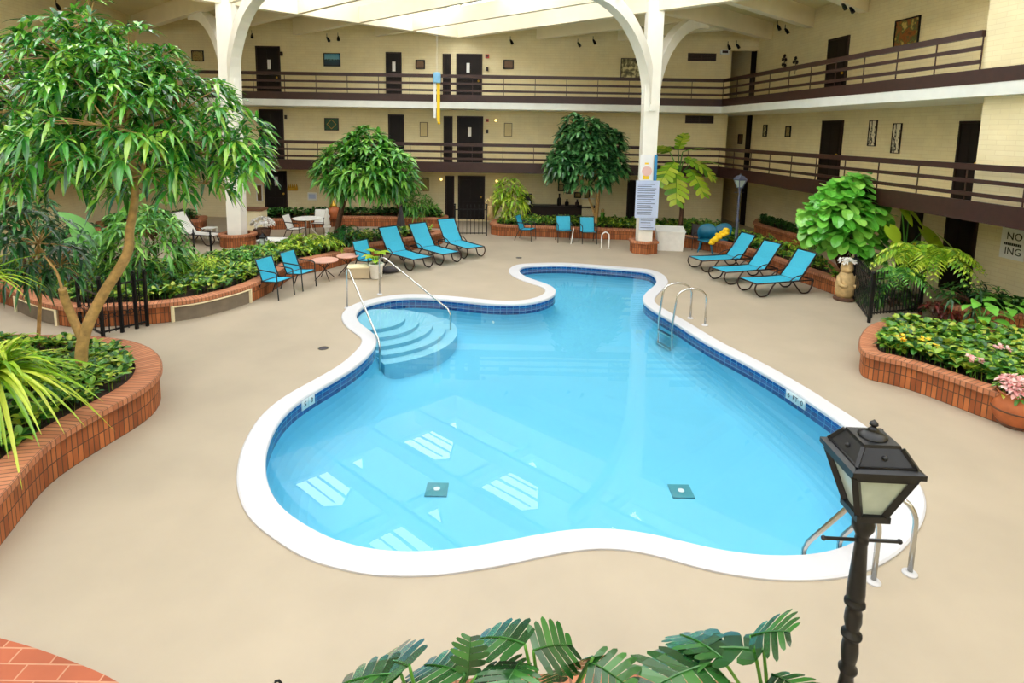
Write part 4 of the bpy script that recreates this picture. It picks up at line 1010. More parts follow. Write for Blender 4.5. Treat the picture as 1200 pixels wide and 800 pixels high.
# monsteras in the bottom planter
def monstera(label,basepx,Y,leafs):
    b=D(basepx[0],basepx[1],Y); b.z=.38; sp=[]
    for (ax,ay),(bx,by),dy,W,ro in leafs:
        p=D(ax,ay,Y); q=D(bx,by,Y+dy); sp.append((p,q-p+Vector((0,0,.12*(q-p).length)),(q-p).length*1.05,W*1.5,.22,ro))
    return bigleaf('monstera_plant',label,b,sp,'L_mon','L_mid','lobed',n=6)
monstera('monstera with a large split leaf at the bottom right of centre',(905,840),3.0,[((895,762),(775,760),.25,.42,.3),((880,745),(928,735),-.1,.36,-.2),((835,778),(760,800),-.2,.36,.2),((905,790),(950,812),-.15,.3,-.3),((845,770),(800,740),.3,.3,.1)])
monstera('monstera with leaves on tall stalks at the bottom centre',(640,850),2.9,[((625,762),(668,752),.15,.25,.4),((615,755),(565,742),.3,.26,-.2),((610,775),(590,805),-.2,.25,.2),((690,775),(735,800),-.1,.32,-.1),((695,770),(655,790),.2,.32,.3)])
monstera('monstera with jagged leaves at the bottom left of centre',(500,860),2.9,[((470,790),(405,795),.1,.34,.2),((480,780),(440,772),.35,.3,-.2),((545,790),(500,775),.2,.36,.1),((548,792),(552,738),.1,.16,.0),((560,790),(610,790),-.1,.3,-.2)])
# flowers on the right planter
def flowers(label,pts,m,z,n=7,name='flowering_plant'):
    for (px,py),l in zip(pts,label):
        b=G(px,py-3,z-.1); r=thing(name,l,'flower',(b.x,b.y,PG.z)); mb=MB(); st=MB()
        for k in range(n):
            c=Vector((random.gauss(0,.07),random.gauss(0,.07),z-PG.z+random.uniform(-.04,.04))); whorls(mb,[c],[Vector((0,-.3,1))],6,.06,.045,.15,1.2,ROW_OVAL); st.tube([(0,0,-.03),c],(.006,.004),5)
        mkobj('blossoms',mb,m,r); mkobj('stems',st,'L_mid',r)
flowers(['pink flower cluster in the right planter nearest the terracotta pot','small pale pink flowers at the front of the right planter'],[(1173,418),(1140,432)],'F_pink',.68)
flowers(['yellow flower patch at the front of the right planter','second yellow flower patch near the left tip of the right planter'],[(1088,413),(1056,408)],'F_yellow',.66)

bush('dark shrub behind the right iron fence under the ferns',1045,352,.05,13.6,.5,'L_gdark',L=.25,W=.07,dens=1.8,sc=(1.3,.7,.8))
bush('dark leafy shrub behind the iron fence beside the carved statue',1012,338,.05,15.2,.42,'L_gdark',L=.25,W=.06,dens=1.6)
bush('dark reddish shrub between the ferns and the raised right planter',1098,372,.05,12.4,.42,'L_red',L=.25,W=.06,dens=1.8,sc=(1.2,.8,.8))

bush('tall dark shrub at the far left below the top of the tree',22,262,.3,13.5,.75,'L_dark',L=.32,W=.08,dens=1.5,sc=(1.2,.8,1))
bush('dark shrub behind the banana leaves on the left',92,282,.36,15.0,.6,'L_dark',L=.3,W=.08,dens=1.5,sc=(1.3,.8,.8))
bush('mid green shrub behind the finger leaved plant and the tree trunk',178,258,.36,15.0,.5,'L_mid',L=.3,W=.07,dens=1.3)
# ================================================================ POOL RAILS AND LADDERS
def g3(px,py,z=0): return G(px,py,z)
def esc(par,p): 
    mkobj('escutcheon',MB().lathe([(.065,0),(.065,.012),(.04,.03),(.026,.03)],14,p),'coping',par)
# grab rails at the shallow steps
def steprail(label,basepx,hgt,endpx,zend,bottom):
    b=g3(*basepx); e=G(endpx[0],endpx[1],zend); r=thing('pool_handrail',label,'handrail',b)
    d=Vector((e.x-b.x,e.y-b.y,0)).normalized()
    t0=Vector((0,0,hgt)); eL=e-b
    path=[Vector((0,0,0)),Vector((0,0,hgt-.06)),Vector((0,0,hgt-.01))+d*.03,Vector((0,0,hgt))+d*.12, Vector((0,0,hgt))+d*.2]
    a=path[-1]; path+=[a.lerp(eL+Vector((0,0,.03)),.04)+Vector((0,0,.004)),a.lerp(eL+Vector((0,0,.03)),.96),eL+Vector((0,0,-.06)),Vector((eL.x,eL.y,bottom))]
    mkobj('rail',MB().tube(path,.02,10),'steel',r,True); esc(r,(0,0,.0)); return r
steprail('left steel handrail sloping down into the pool steps',(407,361),.93,(445,403),-.02,-.75)
steprail('right steel handrail sloping down into the pool steps',(445,345),.93,(528,366),-.02,-.75)
# ladder on the right side
def ladder(label,b1,b2,inward,hgt,reach,depth,rungs=3):
    b1=g3(*b1); b2=g3(*b2); r=thing('pool_ladder',label,'ladder',(b1+b2)/2); o=(b1+b2)/2; inward=Vector((inward[0],inward[1],0)).normalized()
    for b in (b1,b2):
        p=b-o; arc=[p,p+Vector((0,0,hgt*.72))]
        for k in range(1,8):
            a=PI*k/8; arc.append(p+inward*(reach*.5*(1-math.cos(a)))+Vector((0,0,hgt*.72+hgt*.28*math.sin(a))))
        arc+= [p+inward*reach+Vector((0,0,hgt*.6)),p+inward*(reach+.05)+Vector((0,0,0)),p+inward*(reach+.05)+Vector((0,0,-depth))]
        mkobj('side_rail',MB().tube(arc,.022,10),'steel',r,True); esc(r,p)
    for k in range(rungs):
        z=-.25-.28*k; mb=MB(); mb.bar(b1-o+inward*(reach+.05)+Vector((0,0,z)),b2-o+inward*(reach+.05)+Vector((0,0,z)),.09,.03); mkobj('rung',mb,'steel',r)
    return r
def inward_at(p):
    i=min(range(len(PO)),key=lambda k:(PO[k]-p).length); d=(PO[(i+2)%len(PO)]-PO[i-2]).normalized(); return Vector((-d.y,d.x,0))
pm=(g3(809,373)+g3(826,381))/2; ladder('stainless pool ladder on the right side of the pool',(809,373),(826,381),(-1,-.1),.8,.66,1.0)
b1=g3(1018,683); b2=g3(1066,672); mid=(b1+b2)/2; iw=(g3(948,640)-mid)
r=thing('pool_ladder','bent steel grab rails at the pool corner behind the near lamp post','ladder',mid); iw.z=0; iw.normalize(); b1p=b2+(b1-b2).normalized()*.42
for b in (b1p,b2):
    p=b-mid; pts=[p,p+Vector((0,0,.5))]
    for k in range(1,7): a=PI/2*k/6; pts.append(p+iw*(.15*(1-math.cos(a)))+Vector((0,0,.5+.2*math.sin(a))))
    pts+=[p+iw*.26+Vector((0,0,.62)),p+iw*.55+Vector((0,0,.14)),p+iw*.58+Vector((0,0,.05)),p+iw*.58+Vector((0,0,-.8))]
    mkobj('side_rail',MB().tube(pts,.024,10),'steel',r,True); esc(r,p)
for z in (-.3,-.6): mkobj('rung',MB().bar(b1p-mid+iw*.58+Vector((0,0,z)),b2-mid+iw*.58+Vector((0,0,z)),.08,.03),'steel',r)
# ================================================================ LAMP POSTS
def lamp(loc,label,rz,mt):
    r=thing('lamp_post',label,'lamp post',loc,rz)
    prof=[(.15,0),(.15,.05),(.115,.09),(.08,.14),(.08,.3),(.092,.33),(.08,.36),(.06,.42),(.052,.8),(.046,1.1),(.066,1.14),(.066,1.17),(.044,1.2),(.036,1.3),(.03,1.36),(.044,1.385),(.044,1.4),(.03,1.42),(.036,1.45),(.041,1.5),(.036,1.55),(.023,1.572),(.048,1.582),(.048,1.597),(.027,1.607),(.033,1.63),(.041,1.67),(.038,1.72),(.025,1.752),(.048,1.76),(.048,1.775),(.029,1.785),(.041,1.80),(.042,1.83),(.036,1.95),(.028,2.1),(.031,2.105),(.031,2.125),(.027,2.13),(.032,2.15),(.05,2.185),(.051,2.215),(.036,2.245),(.03,2.25),(.02,2.28)]
    mkobj('post',MB().lathe(prof,20),mt,r,True)
    cb=MB(); cb.tube([(-.18,0,2.115),(.18,0,2.115)],.009,8); cb.ball((-.18,0,2.115),.013); cb.ball((.18,0,2.115),.013); mkobj('ladder_bar',cb,mt,r)
    z0,z1,z2=2.28,2.53,2.65; a0,a1,ar,a2=.058,.135,.162,.082
    def sqr(a,z): return [Vector((sx*a,sy*a,z)) for sx,sy in ((-1,-1),(1,-1),(1,1),(-1,1))]
    lan=MB(); lan.add(sqr(a0+.02,z0-.02)+sqr(a0+.02,z0+.012),[(3,2,1,0),(4,5,6,7),(0,1,5,4),(1,2,6,5),(2,3,7,6),(3,0,4,7)])
    for p,q in zip(sqr(a0,z0),sqr(a1,z1)): lan.bar(p,q,.028,.028)
    t1=sqr(a1,z1)
    for i in range(4): lan.bar(t1[i],t1[(i+1)%4],.03,.03)
    la=mkobj('lantern_frame',lan,mt,r)
    b0,b1_=sqr(a0-.004,z0+.01),sqr(a1-.006,z1)
    for i in range(4):
        j=(i+1)%4; n=((b0[i]+b0[j])/2); n=Vector((n.x,n.y,0)).normalized()*.004
        mb=MB(); mb.add([b0[i],b0[j],b1_[j],b1_[i],b0[i]-n,b0[j]-n,b1_[j]-n,b1_[i]-n],[(0,1,2,3),(7,6,5,4),(0,4,5,1),(1,5,6,2),(2,6,7,3),(3,7,4,0)]); mkobj('glass_pane',mb,'glasslamp',la)
    mkobj('bulb',MB().lathe([(.012,z0+.02),(.03,z0+.08),(.034,z0+.13),(.012,z0+.17)],10),'paper',la,True)
    rf=MB(); A=[sqr(ar,z1+.01),sqr(ar,z1+.035),sqr(ar-.03,z1+.045),sqr(a2+.004,z2),sqr(a2,z2+.015)]
    vs=[p for q in A for p in q]; fs=[(3,2,1,0),(16,17,18,19)]
    for k in range(4):
        for i in range(4): fs.append((k*4+i,k*4+(i+1)%4,k*4+4+(i+1)%4,k*4+4+i))
    rf.add(vs,fs)
    q0,q1=sqr(ar-.028,z1+.047),sqr(a2+.006,z2+.003)
    for i in range(4): rf.bar(q0[i],q1[i],.016,.016)
    for i in range(4): rf.bar(q0[i]*.97+Vector((0,0,q0[i].z*.03)),q0[(i+1)%4]*.97+Vector((0,0,q0[i].z*.03)),.012,.012)
    ro=mkobj('lantern_roof',rf,mt,r)
    for i in range(4): j=(i+1)%4; mkobj('roof_stud',MB().ball((q0[i]+q0[j]+q1[i]+q1[j])/4,.013,8,5),mt,ro)
    mkobj('finial',MB().lathe([(.04,z2+.005),(.062,z2+.012),(.064,z2+.02),(.04,z2+.035),(.018,z2+.042),(.025,z2+.05),(.014,z2+.06),(.01,z2+.066),(.02,z2+.074),(.018,z2+.085),(.006,z2+.095),(.002,z2+.1)],18),mt,r,True)
    return r
LZ=2.78
p=D(1022,517,2.62); lamp((p.x,p.y,0),'tall black lamp post close up at the lower right of the pool',-.05,'lampblack').scale=(1,1,.976)
p=D(866,232,19.6); lamp((p.x,p.y,0),'grey lamp post standing in the far right planter behind the loungers',.3,'lampgrey')
# ================================================================ SEATING
def lounger(label,foot,hinge,fabric='sling',fr='frame',group='turquoise sling loungers beside the pool'):
    f=G(foot[0],foot[1],.35); h=G(hinge[0],hinge[1],.35); d=h-f; rz=math.atan2(d.y,d.x); Ls=1.28; ang=math.radians(54); Lb=.86; w=.31; z=.35
    r=thing('sun_lounger',label,'lounger',(f.x,f.y,0),rz,group)
    hx=Ls; tx=hx+Lb*math.cos(ang); tz=z+Lb*math.sin(ang)
    def sheet(pts):
        mb=MB()
        for i in range(len(pts)-1):
            (x0,z0),(x1,z1)=pts[i],pts[i+1]
            mb.add([(x0,-w,z0),(x0,w,z0),(x1,w,z1),(x1,-w,z1),(x0,-w,z0-.015),(x0,w,z0-.015),(x1,w,z1-.015),(x1,-w,z1-.015)],[(3,2,1,0),(4,5,6,7),(0,4,7,3),(1,2,6,5)]+([(0,1,5,4)] if i==0 else [])+([(2,3,7,6)] if i==len(pts)-2 else []))
        return mb
    mkobj('seat_sling',sheet([(0,z+.01),(.4,z-.005),(.8,z-.012),(hx,z)]),fabric,r); mkobj('backrest_sling',sheet([(hx+.01,z+.02),(hx+.4*Lb*math.cos(ang)+.02,z+.4*Lb*math.sin(ang)-.01),(tx,tz)]),fabric,r)
    for s in (-1,1):
        y=s*(w+.02)
        mkobj('side_frame',MB().tube([(-.02,y,z),(hx+.45,y,z)],.019,8),fr,r,True)
        mkobj('back_frame',MB().tube([(hx,y,z),(tx,y,tz)],.019,8),fr,r,True)
        mkobj('leg',MB().tube([(-.02,y,z),(-.06,y,z*.6),(.06,y,.05),(.2,y,.02),(.34,y,.06),(.46,y,z*.7),(.56,y,z)],.019,8,smooth=4),fr,r,True)
        mkobj('leg',MB().tube([(hx-.2,y,z),(hx-.06,y,z*.55),(hx+.08,y,.05),(hx+.2,y,.02),(hx+.34,y,.05),(hx+.42,y,.2),(hx+.45,y,z)],.019,8,smooth=4),fr,r,True)
        mkobj('arm_brace',MB().tube([(hx-.3,y,z),(hx-.1,y,z+.12),(hx+.14,y,z+.16),(hx+.2,y,z+.3)],.015,7,smooth=4),fr,r,True)
    cb=MB(); cb.tube([(-.02,-w-.02,z),(-.02,w+.02,z)],.019,8); cb.tube([(tx,-w-.02,tz),(tx,w+.02,tz)],.019,8); cb.tube([(hx+.45,-w-.02,z),(hx+.45,w+.02,z)],.019,8); mkobj('cross_bars',cb,fr,r,True)
    return r
lounger('leftmost turquoise lounger of the three left of the pool neck',(495,302.5),(464,294)); lounger('middle turquoise lounger of the three left of the pool neck',(529,296.5),(500,289)); lounger('rightmost turquoise lounger of the three nearest the iron gate',(557,290),(528,281.5))
lounger('farthest turquoise lounger of the three on the right beside the teal chairs',(816,303),(854,301)); lounger('middle turquoise lounger of the three on the right',(842,316),(883,313)); lounger('nearest turquoise lounger of the three on the right beside the carved statue',(877,329),(919,326))
def chair(label,px,py,rz,fabric='sling',fr='chairframe',group='turquoise sling chairs',arms=True,z0=0):
    p=G(px,py,z0); r=thing('sling_chair',label,'chair',(p.x,p.y,z0),rz,group); w=.25   # faces +x
    mb=MB(); 
    for (a,b,c,d_) in ((.24,.44,-.02,.41),(-.02,.41,-.2,.40)): mb.add([(a,-w,b),(a,w,b),(c,w,d_),(c,-w,d_),(a,-w,b-.014),(a,w,b-.014),(c,w,d_-.014),(c,-w,d_-.014)],[(0,1,2,3),(7,6,5,4),(0,3,7,4),(1,5,6,2),(0,4,5,1),(3,2,6,7)])
    mkobj('seat',mb,fabric,r)
    mb=MB(); mb.add([(-.2,-w,.42),(-.2,w,.42),(-.36,w,.9),(-.36,-w,.9),(-.215,-w,.415),(-.215,w,.415),(-.375,w,.895),(-.375,-w,.895)],[(0,1,2,3),(7,6,5,4),(0,3,7,4),(1,5,6,2),(0,4,5,1),(3,2,6,7)]); mkobj('backrest',mb,fabric,r)
    for s in (-1,1):
        y=s*(w+.018)
        mkobj('leg',MB().tube([(.25,y,.62 if arms else .44),(.25,y,.4),(.28,y,0)],.014,8,smooth=3),fr,r,True)
        mkobj('leg',MB().tube([(-.2,y,.42),(-.3,y,.2),(-.38,y,0)],.014,8,smooth=3),fr,r,True)
        mkobj('back_frame',MB().tube([(-.18,y,.4),(-.37,y,.92)],.014,8),fr,r,True); mkobj('seat_frame',MB().tube([(.26,y,.43),(-.2,y,.40)],.013,8),fr,r,True)
        if arms: mkobj('armrest',MB().tube([(.25,y,.6),(.2,y,.645),(0,y,.66),(-.29,y,.68)],.016,8,smooth=3),fr,r,True)
    cb=MB(); cb.tube([(-.37,-w-.018,.92),(-.37,w+.018,.92)],.013,8); cb.tube([(.26,-w-.018,.43),(.26,w+.018,.43)],.013,8); cb.tube([(-.2,-w-.018,.4),(-.2,w+.018,.4)],.013,8); mkobj('cross_bars',cb,fr,r,True); return r
chair('turquoise chair nearest the camera in front of the long left planter',325,347,-.35)
chair('second turquoise chair beside the pink topped table on the left',352,337,-.3)
chair('turquoise chair partly hidden by the potted plant left of the loungers',433,321,-.6)
chair('leftmost of three turquoise chairs by the far planter turned to the right',617,281,-.35); chair('middle of three turquoise chairs by the far planter',661,283,-1.5); chair('rightmost of three turquoise chairs by the far planter',689,284.5,-1.5)
# left patio: white furniture
chair('white sling chair at the left of the patio table facing right',347,281,-.1,'cloth','frame','white patio chairs')
chair('white sling chair behind the patio table facing the pool',374,274,-1.6,'cloth','frame','white patio chairs')
def wlounge(label,foot,hinge): return lounger(label,foot,hinge,'cloth','frame','white patio loungers')
wlounge('white lounger in the left patio beside the left column base',(258,275),(232,273))
p=G(361,278); tb=thing('patio_table','round white patio table between the two white chairs','table',p)
mkobj('tabletop',MB().lathe([(.5,.69),(.52,.7),(.52,.72),(.5,.73)],24),'cloth',tb)
for k in range(3): a=2*PI*k/3+.4; mkobj('leg',MB().tube([(.1*math.cos(a),.1*math.sin(a),.69),(.16*math.cos(a),.16*math.sin(a),.3),(.42*math.cos(a),.42*math.sin(a),0)],.018,8,smooth=3),'cloth',tb,True)
p=G(246,281); wt=thing('side_table','low white side table in front of the white lounger','table',p); mkobj('tabletop',MB().box(-.2,.2,-.2,.2,.42,.45),'cloth',wt)
for sx in (-1,1):
    for sy in (-1,1): mkobj('leg',MB().box(sx*.17-.02,sx*.17+.02,sy*.17-.02,sy*.17+.02,0,.42),'cloth',wt)
p=G(320,295); gt=thing('low_glass_table','low white table with metal legs behind the long left planter','table',p); mkobj('tabletop',MB().box(-.4,.4,-.3,.3,.4,.43),'cloth',gt)
for sx in (-1,1): mkobj('leg',MB().tube([(sx*.36,-.26,0),(sx*.36,-.26,.4),(sx*.36,.26,.4),(sx*.36,.26,0)],.015,8),'steel',gt)
p=G(309,297); lt=thing('black_lantern','small black lantern standing on the left patio beside the low table','lantern',p)
m=MB(); m.box(-.1,.1,-.1,.1,0,.04); m.box(-.1,.1,-.1,.1,.5,.54); m.lathe([(.13,.54),(.02,.66)],4,sq=True)
for sx in (-1,1):
    for sy in (-1,1): m.box(sx*.09-.012,sx*.09+.012,sy*.09-.012,sy*.09+.012,.04,.5)
mkobj('body',m,'black',lt); mkobj('glass',MB().box(-.075,.075,-.075,.075,.04,.5),'glasslamp',lt); mkobj('ring',MB().tube([(.05*math.cos(a),0,.72+.06*math.sin(a)) for a in [2*PI*k/12 for k in range(13)]],.008,5),'black',lt)
p=G(308,283); um=thing('white_flower_urn','dark urn with a spray of white blossoms beside the left column','plant',p); mkobj('urn',MB().lathe([(.16,0),(.2,.05),(.26,.3),(.3,.45),(.26,.48),(.22,.46)],14),'barkd',um,True)
m=MB(); C,A=blobpts((0,0,.66),.32,90,-.2,.3,(1.2,1,.7)); whorls(m,C,A,6,.1,.05,.4,1.2,ROW_OVAL); mkobj('blossoms',m,'F_white',um)
bx=D(287,258,22.6); cb_=thing('cream_cabinet','cream box cabinet against the back planter behind the left column','cabinet',(bx.x+.3,bx.y,0)); mkobj('body',MB().box(-.5,.45,-.3,.3,0,.82),'wallplain',cb_); mkobj('brick_top',MB().box(-.54,.49,-.34,.34,.82,.9),'cap',cb_)
p=G(384,284,0); ss=thing('white_statuette','small white statuette among the leaves of the left planter','statue',(p.x,p.y,0)); mkobj('pedestal',MB().lathe([(.15,0),(.15,.05),(.08,.09),(.08,.5),(.13,.55),(.13,.6)],12),'whitestone',ss,True); mkobj('figure',MB().lathe([(.09,.6),(.11,.7),(.08,.85),(.11,.95),(.05,1.03),(.065,1.1),(.06,1.17),(.01,1.22)],12),'whitestone',ss,True)
p=D(391,252,23.7); po=thing('terracotta_finial_urn','orange terracotta urn with a pointed lid on the back planter','urn',(p.x,p.y,.36)); mkobj('body',MB().lathe([(.12,0),(.2,.08),(.27,.25),(.25,.4),(.14,.5),(.16,.53)],16),'terracotta',po,True); mkobj('lid',MB().lathe([(.17,.53),(.1,.6),(.04,.66),(.05,.72),(.005,.8)],16),'gold',po,True)
# small pink tables
def ptable(label,px,py,s):
    p=G(px,py); r=thing('folding_side_table',label,'table',p,.3,'small tables by the left planter'); mkobj('tabletop',MB().lathe([(.34*s,.5),(.36*s,.51),(.36*s,.53),(.34*s,.54)],20),'pink',r)
    for k in range(2):
        a=PI*k/2+.4; mkobj('leg',MB().tube([(.28*math.cos(a),.28*math.sin(a),0),(-.22*math.cos(a),-.22*math.sin(a),.5)],.013,6),'frame',r); mkobj('leg',MB().tube([(-.28*math.cos(a),-.28*math.sin(a),0),(.22*math.cos(a),.22*math.sin(a),.5)],.013,6),'frame',r)
    return r
ptable('round pink topped table beside the second turquoise chair',381,327,1.0); ptable('smaller pink topped table between the pink table and the potted plant',408,321,.85)
p=G(421,325); bxx=thing('tan_storage_crate','low tan crate on the deck under the potted plant','crate',p,.2); mkobj('body',MB().box(-.28,.28,-.2,.2,.02,.3),'deck2',bxx); mkobj('lid',MB().box(-.3,.3,-.22,.22,.3,.33),'wallplain',bxx)
b=G(441,326); pp=thing('potted_philodendron','potted plant with broad yellow green leaves in a white pot beside the loungers','plant',b); mkobj('pot',MB().lathe([(.13,0),(.15,.03),(.19,.36),(.21,.38),(.2,.42),(.16,.42),(.15,.38)],16),'whitestone',pp,True); mkobj('soil',MB().lathe([(.16,.36),(.16,.385)],12),'soil',pp)
m=MB()
for k in range(9): a=2*PI*k/9; broad(m,(.1*math.cos(a),.1*math.sin(a),.5+.25*random.random()),(math.cos(a),math.sin(a),.4),.32,.24,.4)
mkobj('leaves',m,'L_lime',pp,True); m=MB(); [m.tube([(0,0,.36),(.1*math.cos(k),.1*math.sin(k),.6)],.01,5) for k in range(6)]; mkobj('stems',m,'L_mid',pp)
p=G(456,320); bg=thing('dark_bag','dark bag lying on the deck in front of the leftmost lounger','bag',p,.3); m=MB(); m.ball((0,0,.1),.2,12,8,(1.2,.7,.5)); m.ball((.2,.05,.08),.13,10,6,(1,.7,.55)); mkobj('body',m,'greyd',bg,True); mkobj('strap',MB().tube([(-.15,0,.16),(-.05,.05,.3),(.1,.03,.3),(.18,0,.14)],.014,6,smooth=4),'black',bg)
p=G(468,284); fu=thing('closed_patio_umbrella','closed dark grey umbrella leaning behind the leftmost lounger','umbrella',(p.x,p.y,0)); mkobj('pole',MB().tube([(0,0,0),(.1,.1,1.5)],.02,8),'frame',fu); mkobj('folded_canopy',MB().lathe([(.19,.35),(.2,.42),(.13,.8),(.05,1.25),(.02,1.32)],9,(.05,.05,0)),'greyd',fu)
# ================================================================ IRON FENCES
def fence(label,a,b,h,n,posts=(0,1),orn=True,cat='gate',name='iron_gate'):
    a=Vector((a.x,a.y,0)); b=Vector((b.x,b.y,0)); r=thing(name,label,cat,a); d=b-a; u=d.normalized()
    for f in posts:
        p=d*f; mb=MB(); mb.box(p.x-.026,p.x+.026,p.y-.026,p.y+.026,0,h*1.02); mb.ball((p.x,p.y,h*1.05),.036,8,6); mkobj('post',mb,'black',r)
    for z in (.1,h*.88): mkobj('rail',MB().bar((0,0,z),(d.x,d.y,z),.025,.035),'black',r)
    for k in range(1,n):
        p=d*(k/n); mb=MB(); mb.tube([(p.x,p.y,.06),(p.x,p.y,h)],.011,6); mb.lathe([(.02,h),(.012,h+.04),(.001,h+.08)],6,(p.x,p.y,0)); mkobj('baluster',mb,'black',r)
    if orn:
        m=MB()
        for k in range(0,n):
            c=d*((k+.5)/n); q=d.length/n*.42
            for z in (h*.35,h*.62): m.tube([c+u*(q*math.cos(t))+Vector((0,0,z+q*math.sin(t))) for t in [2*PI*j/10 for j in range(11)]],.007,5)
        mkobj('scroll_work',m,'black',r)
    return r
fence('ornate black iron gate between the two left planters',G(121,395),G(173,382),1.1,7,(0,.42,.75,1))
fence('black iron fence stub behind the big tree trunk',G(95,384),G(119,396),.95,4,(0,),True,'fence','iron_fence')
fence('black iron gate in front of the ground floor entrance door',G(533,276),G(570,276),1.15,8,(0,1),False)
fence('black iron fence beside the carved statue on the right',G(998,350),G(1018,378),1.05,14,(0,1),False,'fence','iron_fence')
fence('black iron fence running behind the flower planter on the right',G(1020,372),G(1078,366),1.0,16,(0,1),False,'fence','iron_fence')
for px,py,l in ((228,302,'left black spike post behind the feathery bush'),(248,305,'right black spike post behind the dark shrub')):
    p=G(px,py); sp_=thing('spike_post',l,'post',(p.x,p.y,0)); mkobj('shaft',MB().tube([(0,0,0),(0,0,.72)],.03,8),'black',sp_); mkobj('spike',MB().lathe([(.045,.72),(.05,.76),(.02,.8),(.03,.84),(.002,.92)],8),'black',sp_)
# ================================================================ SIGNS ON THE COLUMN, STATUES, POTS, BOXES
fr_y=CYY-.25
def csheet(name,x0,x1,y0,y1,m,l,off,lines=0,cat='sign'):
    a=D(x0,y0,fr_y); b=D(x1,y1,fr_y); c=(a+b)/2; w=(b.x-a.x)/2; h=(a.z-b.z)/2; r=thing(name,l,cat,(c.x,fr_y-off,c.z)); mkobj('board',MB().box(-w,w,-.012,.012,-h,h),m,r)
    if lines:
        mb=MB()
        for k in range(lines): z=h*.86-(k+.5)*h*1.72/lines; mb.box(-w*.85,w*random.uniform(.3,.85),-.015,-.012,z-.011,z+.011)
        mkobj('printed_lines',mb,'lampgrey',r)
    return r,w,h
csheet('notice_board',745,770,211,255,'paperblue','large pale blue printed pool notice on the right column',.09,15)
csheet('notice_board',749,767,252,269,'paperblue','small pale blue notice below the large one on the right column',.06,5)
r,w,h=csheet('notice_board',750,764,181,211,'paper','white poster with a pink and yellow picture on the right column',.06)
mkobj('poster_art',MB().lathe([(.001,.0),(.17,.0),(.17,.012),(.001,.012)],10,(0,0,0)),'F_pink',r).matrix_local=Matrix.Translation((0.02,-.015,-.12))@Matrix.Rotation(PI/2,4,'X')
mkobj('poster_base_patch',MB().box(-.1,.1,-.016,-.012,-h+.03,-h+.16),'yellow',r); mkobj('poster_top_patch',MB().box(-.06,.06,-.016,-.012,.1,.16),'yellow',r)
a=D(768,182,CYY); bsr=thing('blue_board','narrow blue board on the right side of the right column','sign',(CRX+.26,CYY,(D(768,181,CYY).z+D(768,212,CYY).z)/2)); h=(D(768,181,CYY).z-D(768,212,CYY).z)/2; mkobj('board',MB().box(-.012,.012,-.2,.2,-h,h),'blue',bsr); mkobj('edge_strip',MB().box(-.016,.016,-.215,-.2,-h,h),'teal',bsr)
mkobj('face_panel',MB().box(-.1,.0,-.29,-.27,-h,h),'blue',bsr)
# white slanted storage box right of the column
p=G(784,292); wb=thing('white_storage_box','white storage box with a sloping lid right of the right column','box',p,-.12)
m=MB(); vs=[(-.42,-.3,0),(.42,-.3,0),(.42,.3,0),(-.42,.3,0),(-.47,-.34,.66),(.47,-.34,.66),(.47,.34,.76),(-.47,.34,.76)]; m.add(vs,[(3,2,1,0),(4,5,6,7),(0,1,5,4),(1,2,6,5),(2,3,7,6),(3,0,4,7)]); mkobj('body',m,'whitestone',wb)
m=MB(); vs=[(-.49,-.36,.65),(.49,-.36,.65),(.49,.36,.75),(-.49,.36,.75)]; m.add(vs+[(x,y,z+.04) for x,y,z in vs],[(3,2,1,0),(4,5,6,7),(0,1,5,4),(1,2,6,5),(2,3,7,6),(3,0,4,7)]); mkobj('lid',m,'whitestone',wb)
# teal moulded garden chairs + yellow towel
def tubchair(label,px,py,rz):
    p=G(px,py); r=thing('moulded_garden_chair',label,'chair',(p.x,p.y,0),rz,'dark teal moulded chairs'); m=MB(); N=12; rows=[]
    for i in range(N+1):
        a=-.95*PI*.62+ (1.9*PI*.62)*i/N; x=-math.cos(a)*.3; y=math.sin(a)*.3; hh=.95-.38*(abs(a)/(1.9*PI*.31))**2*.9
        rows.append([(x*.85,y*.85,.4),(x*1.05,y*1.05,hh),(x*.98,y*.98,hh),(x*.78,y*.78,.4)])
    vs=[q for rw in rows for q in rw]; fs=[]
    for i in range(N):
        for k in range(4): fs.append((i*4+k,i*4+(k+1)%4,i*4+4+(k+1)%4,i*4+4+k))
    m.add(vs,fs+[(0,1,2,3),(N*4+3,N*4+2,N*4+1,N*4)]); mkobj('backrest',m,'teal',r,True)
    mkobj('seat',MB().lathe([(.2,.36),(.29,.39),(.3,.42),(.2,.43)],16),'teal',r,True)
    for sx in (-1,1):
        for sy in (-1,1): mkobj('leg',MB().tube([(sx*.16,sy*.16,.38),(sx*.24,sy*.24,0)],(.035,.022),8),'teal',r)
    return r
tubchair('left of two dark teal moulded chairs behind the far right lounger',827,295,-2.0); tubchair('right of two dark teal moulded chairs behind the far right lounger',845,294,-2.3)
p=D(843,276,19.4); yt=thing('yellow_towel','bright yellow towel heaped over the dark teal chair','towel',p); m=MB()
for k in range(26): m.ball((-.25+.5*k/25,random.uniform(-.1,.1),-.19+.38*k/25+random.uniform(-.07,.07)),random.uniform(.06,.1),8,6,(1.2,.9,.8))
mkobj('cloth',m,'yellow',yt,True)
p=G(812,291); mc=thing('brown_mesh_chair','folded chair with a brown mesh back left of the teal chairs','chair',(p.x,p.y,0),-1.2)
m=MB(); m.box(-.24,.24,.1,.115,.3,.86); mkobj('backrest',m,'greyd',mc); mkobj('seat',MB().box(-.24,.24,-.2,.1,.38,.4),'greyd',mc)
for s in (-1,1): mkobj('leg',MB().tube([(s*.26,.12,.88),(s*.26,.1,.4),(s*.27,.2,0)],.015,7),'frame',mc); mkobj('leg',MB().tube([(s*.26,.1,.6),(s*.26,-.2,.58),(s*.27,-.25,0)],.015,7,smooth=3),'frame',mc)
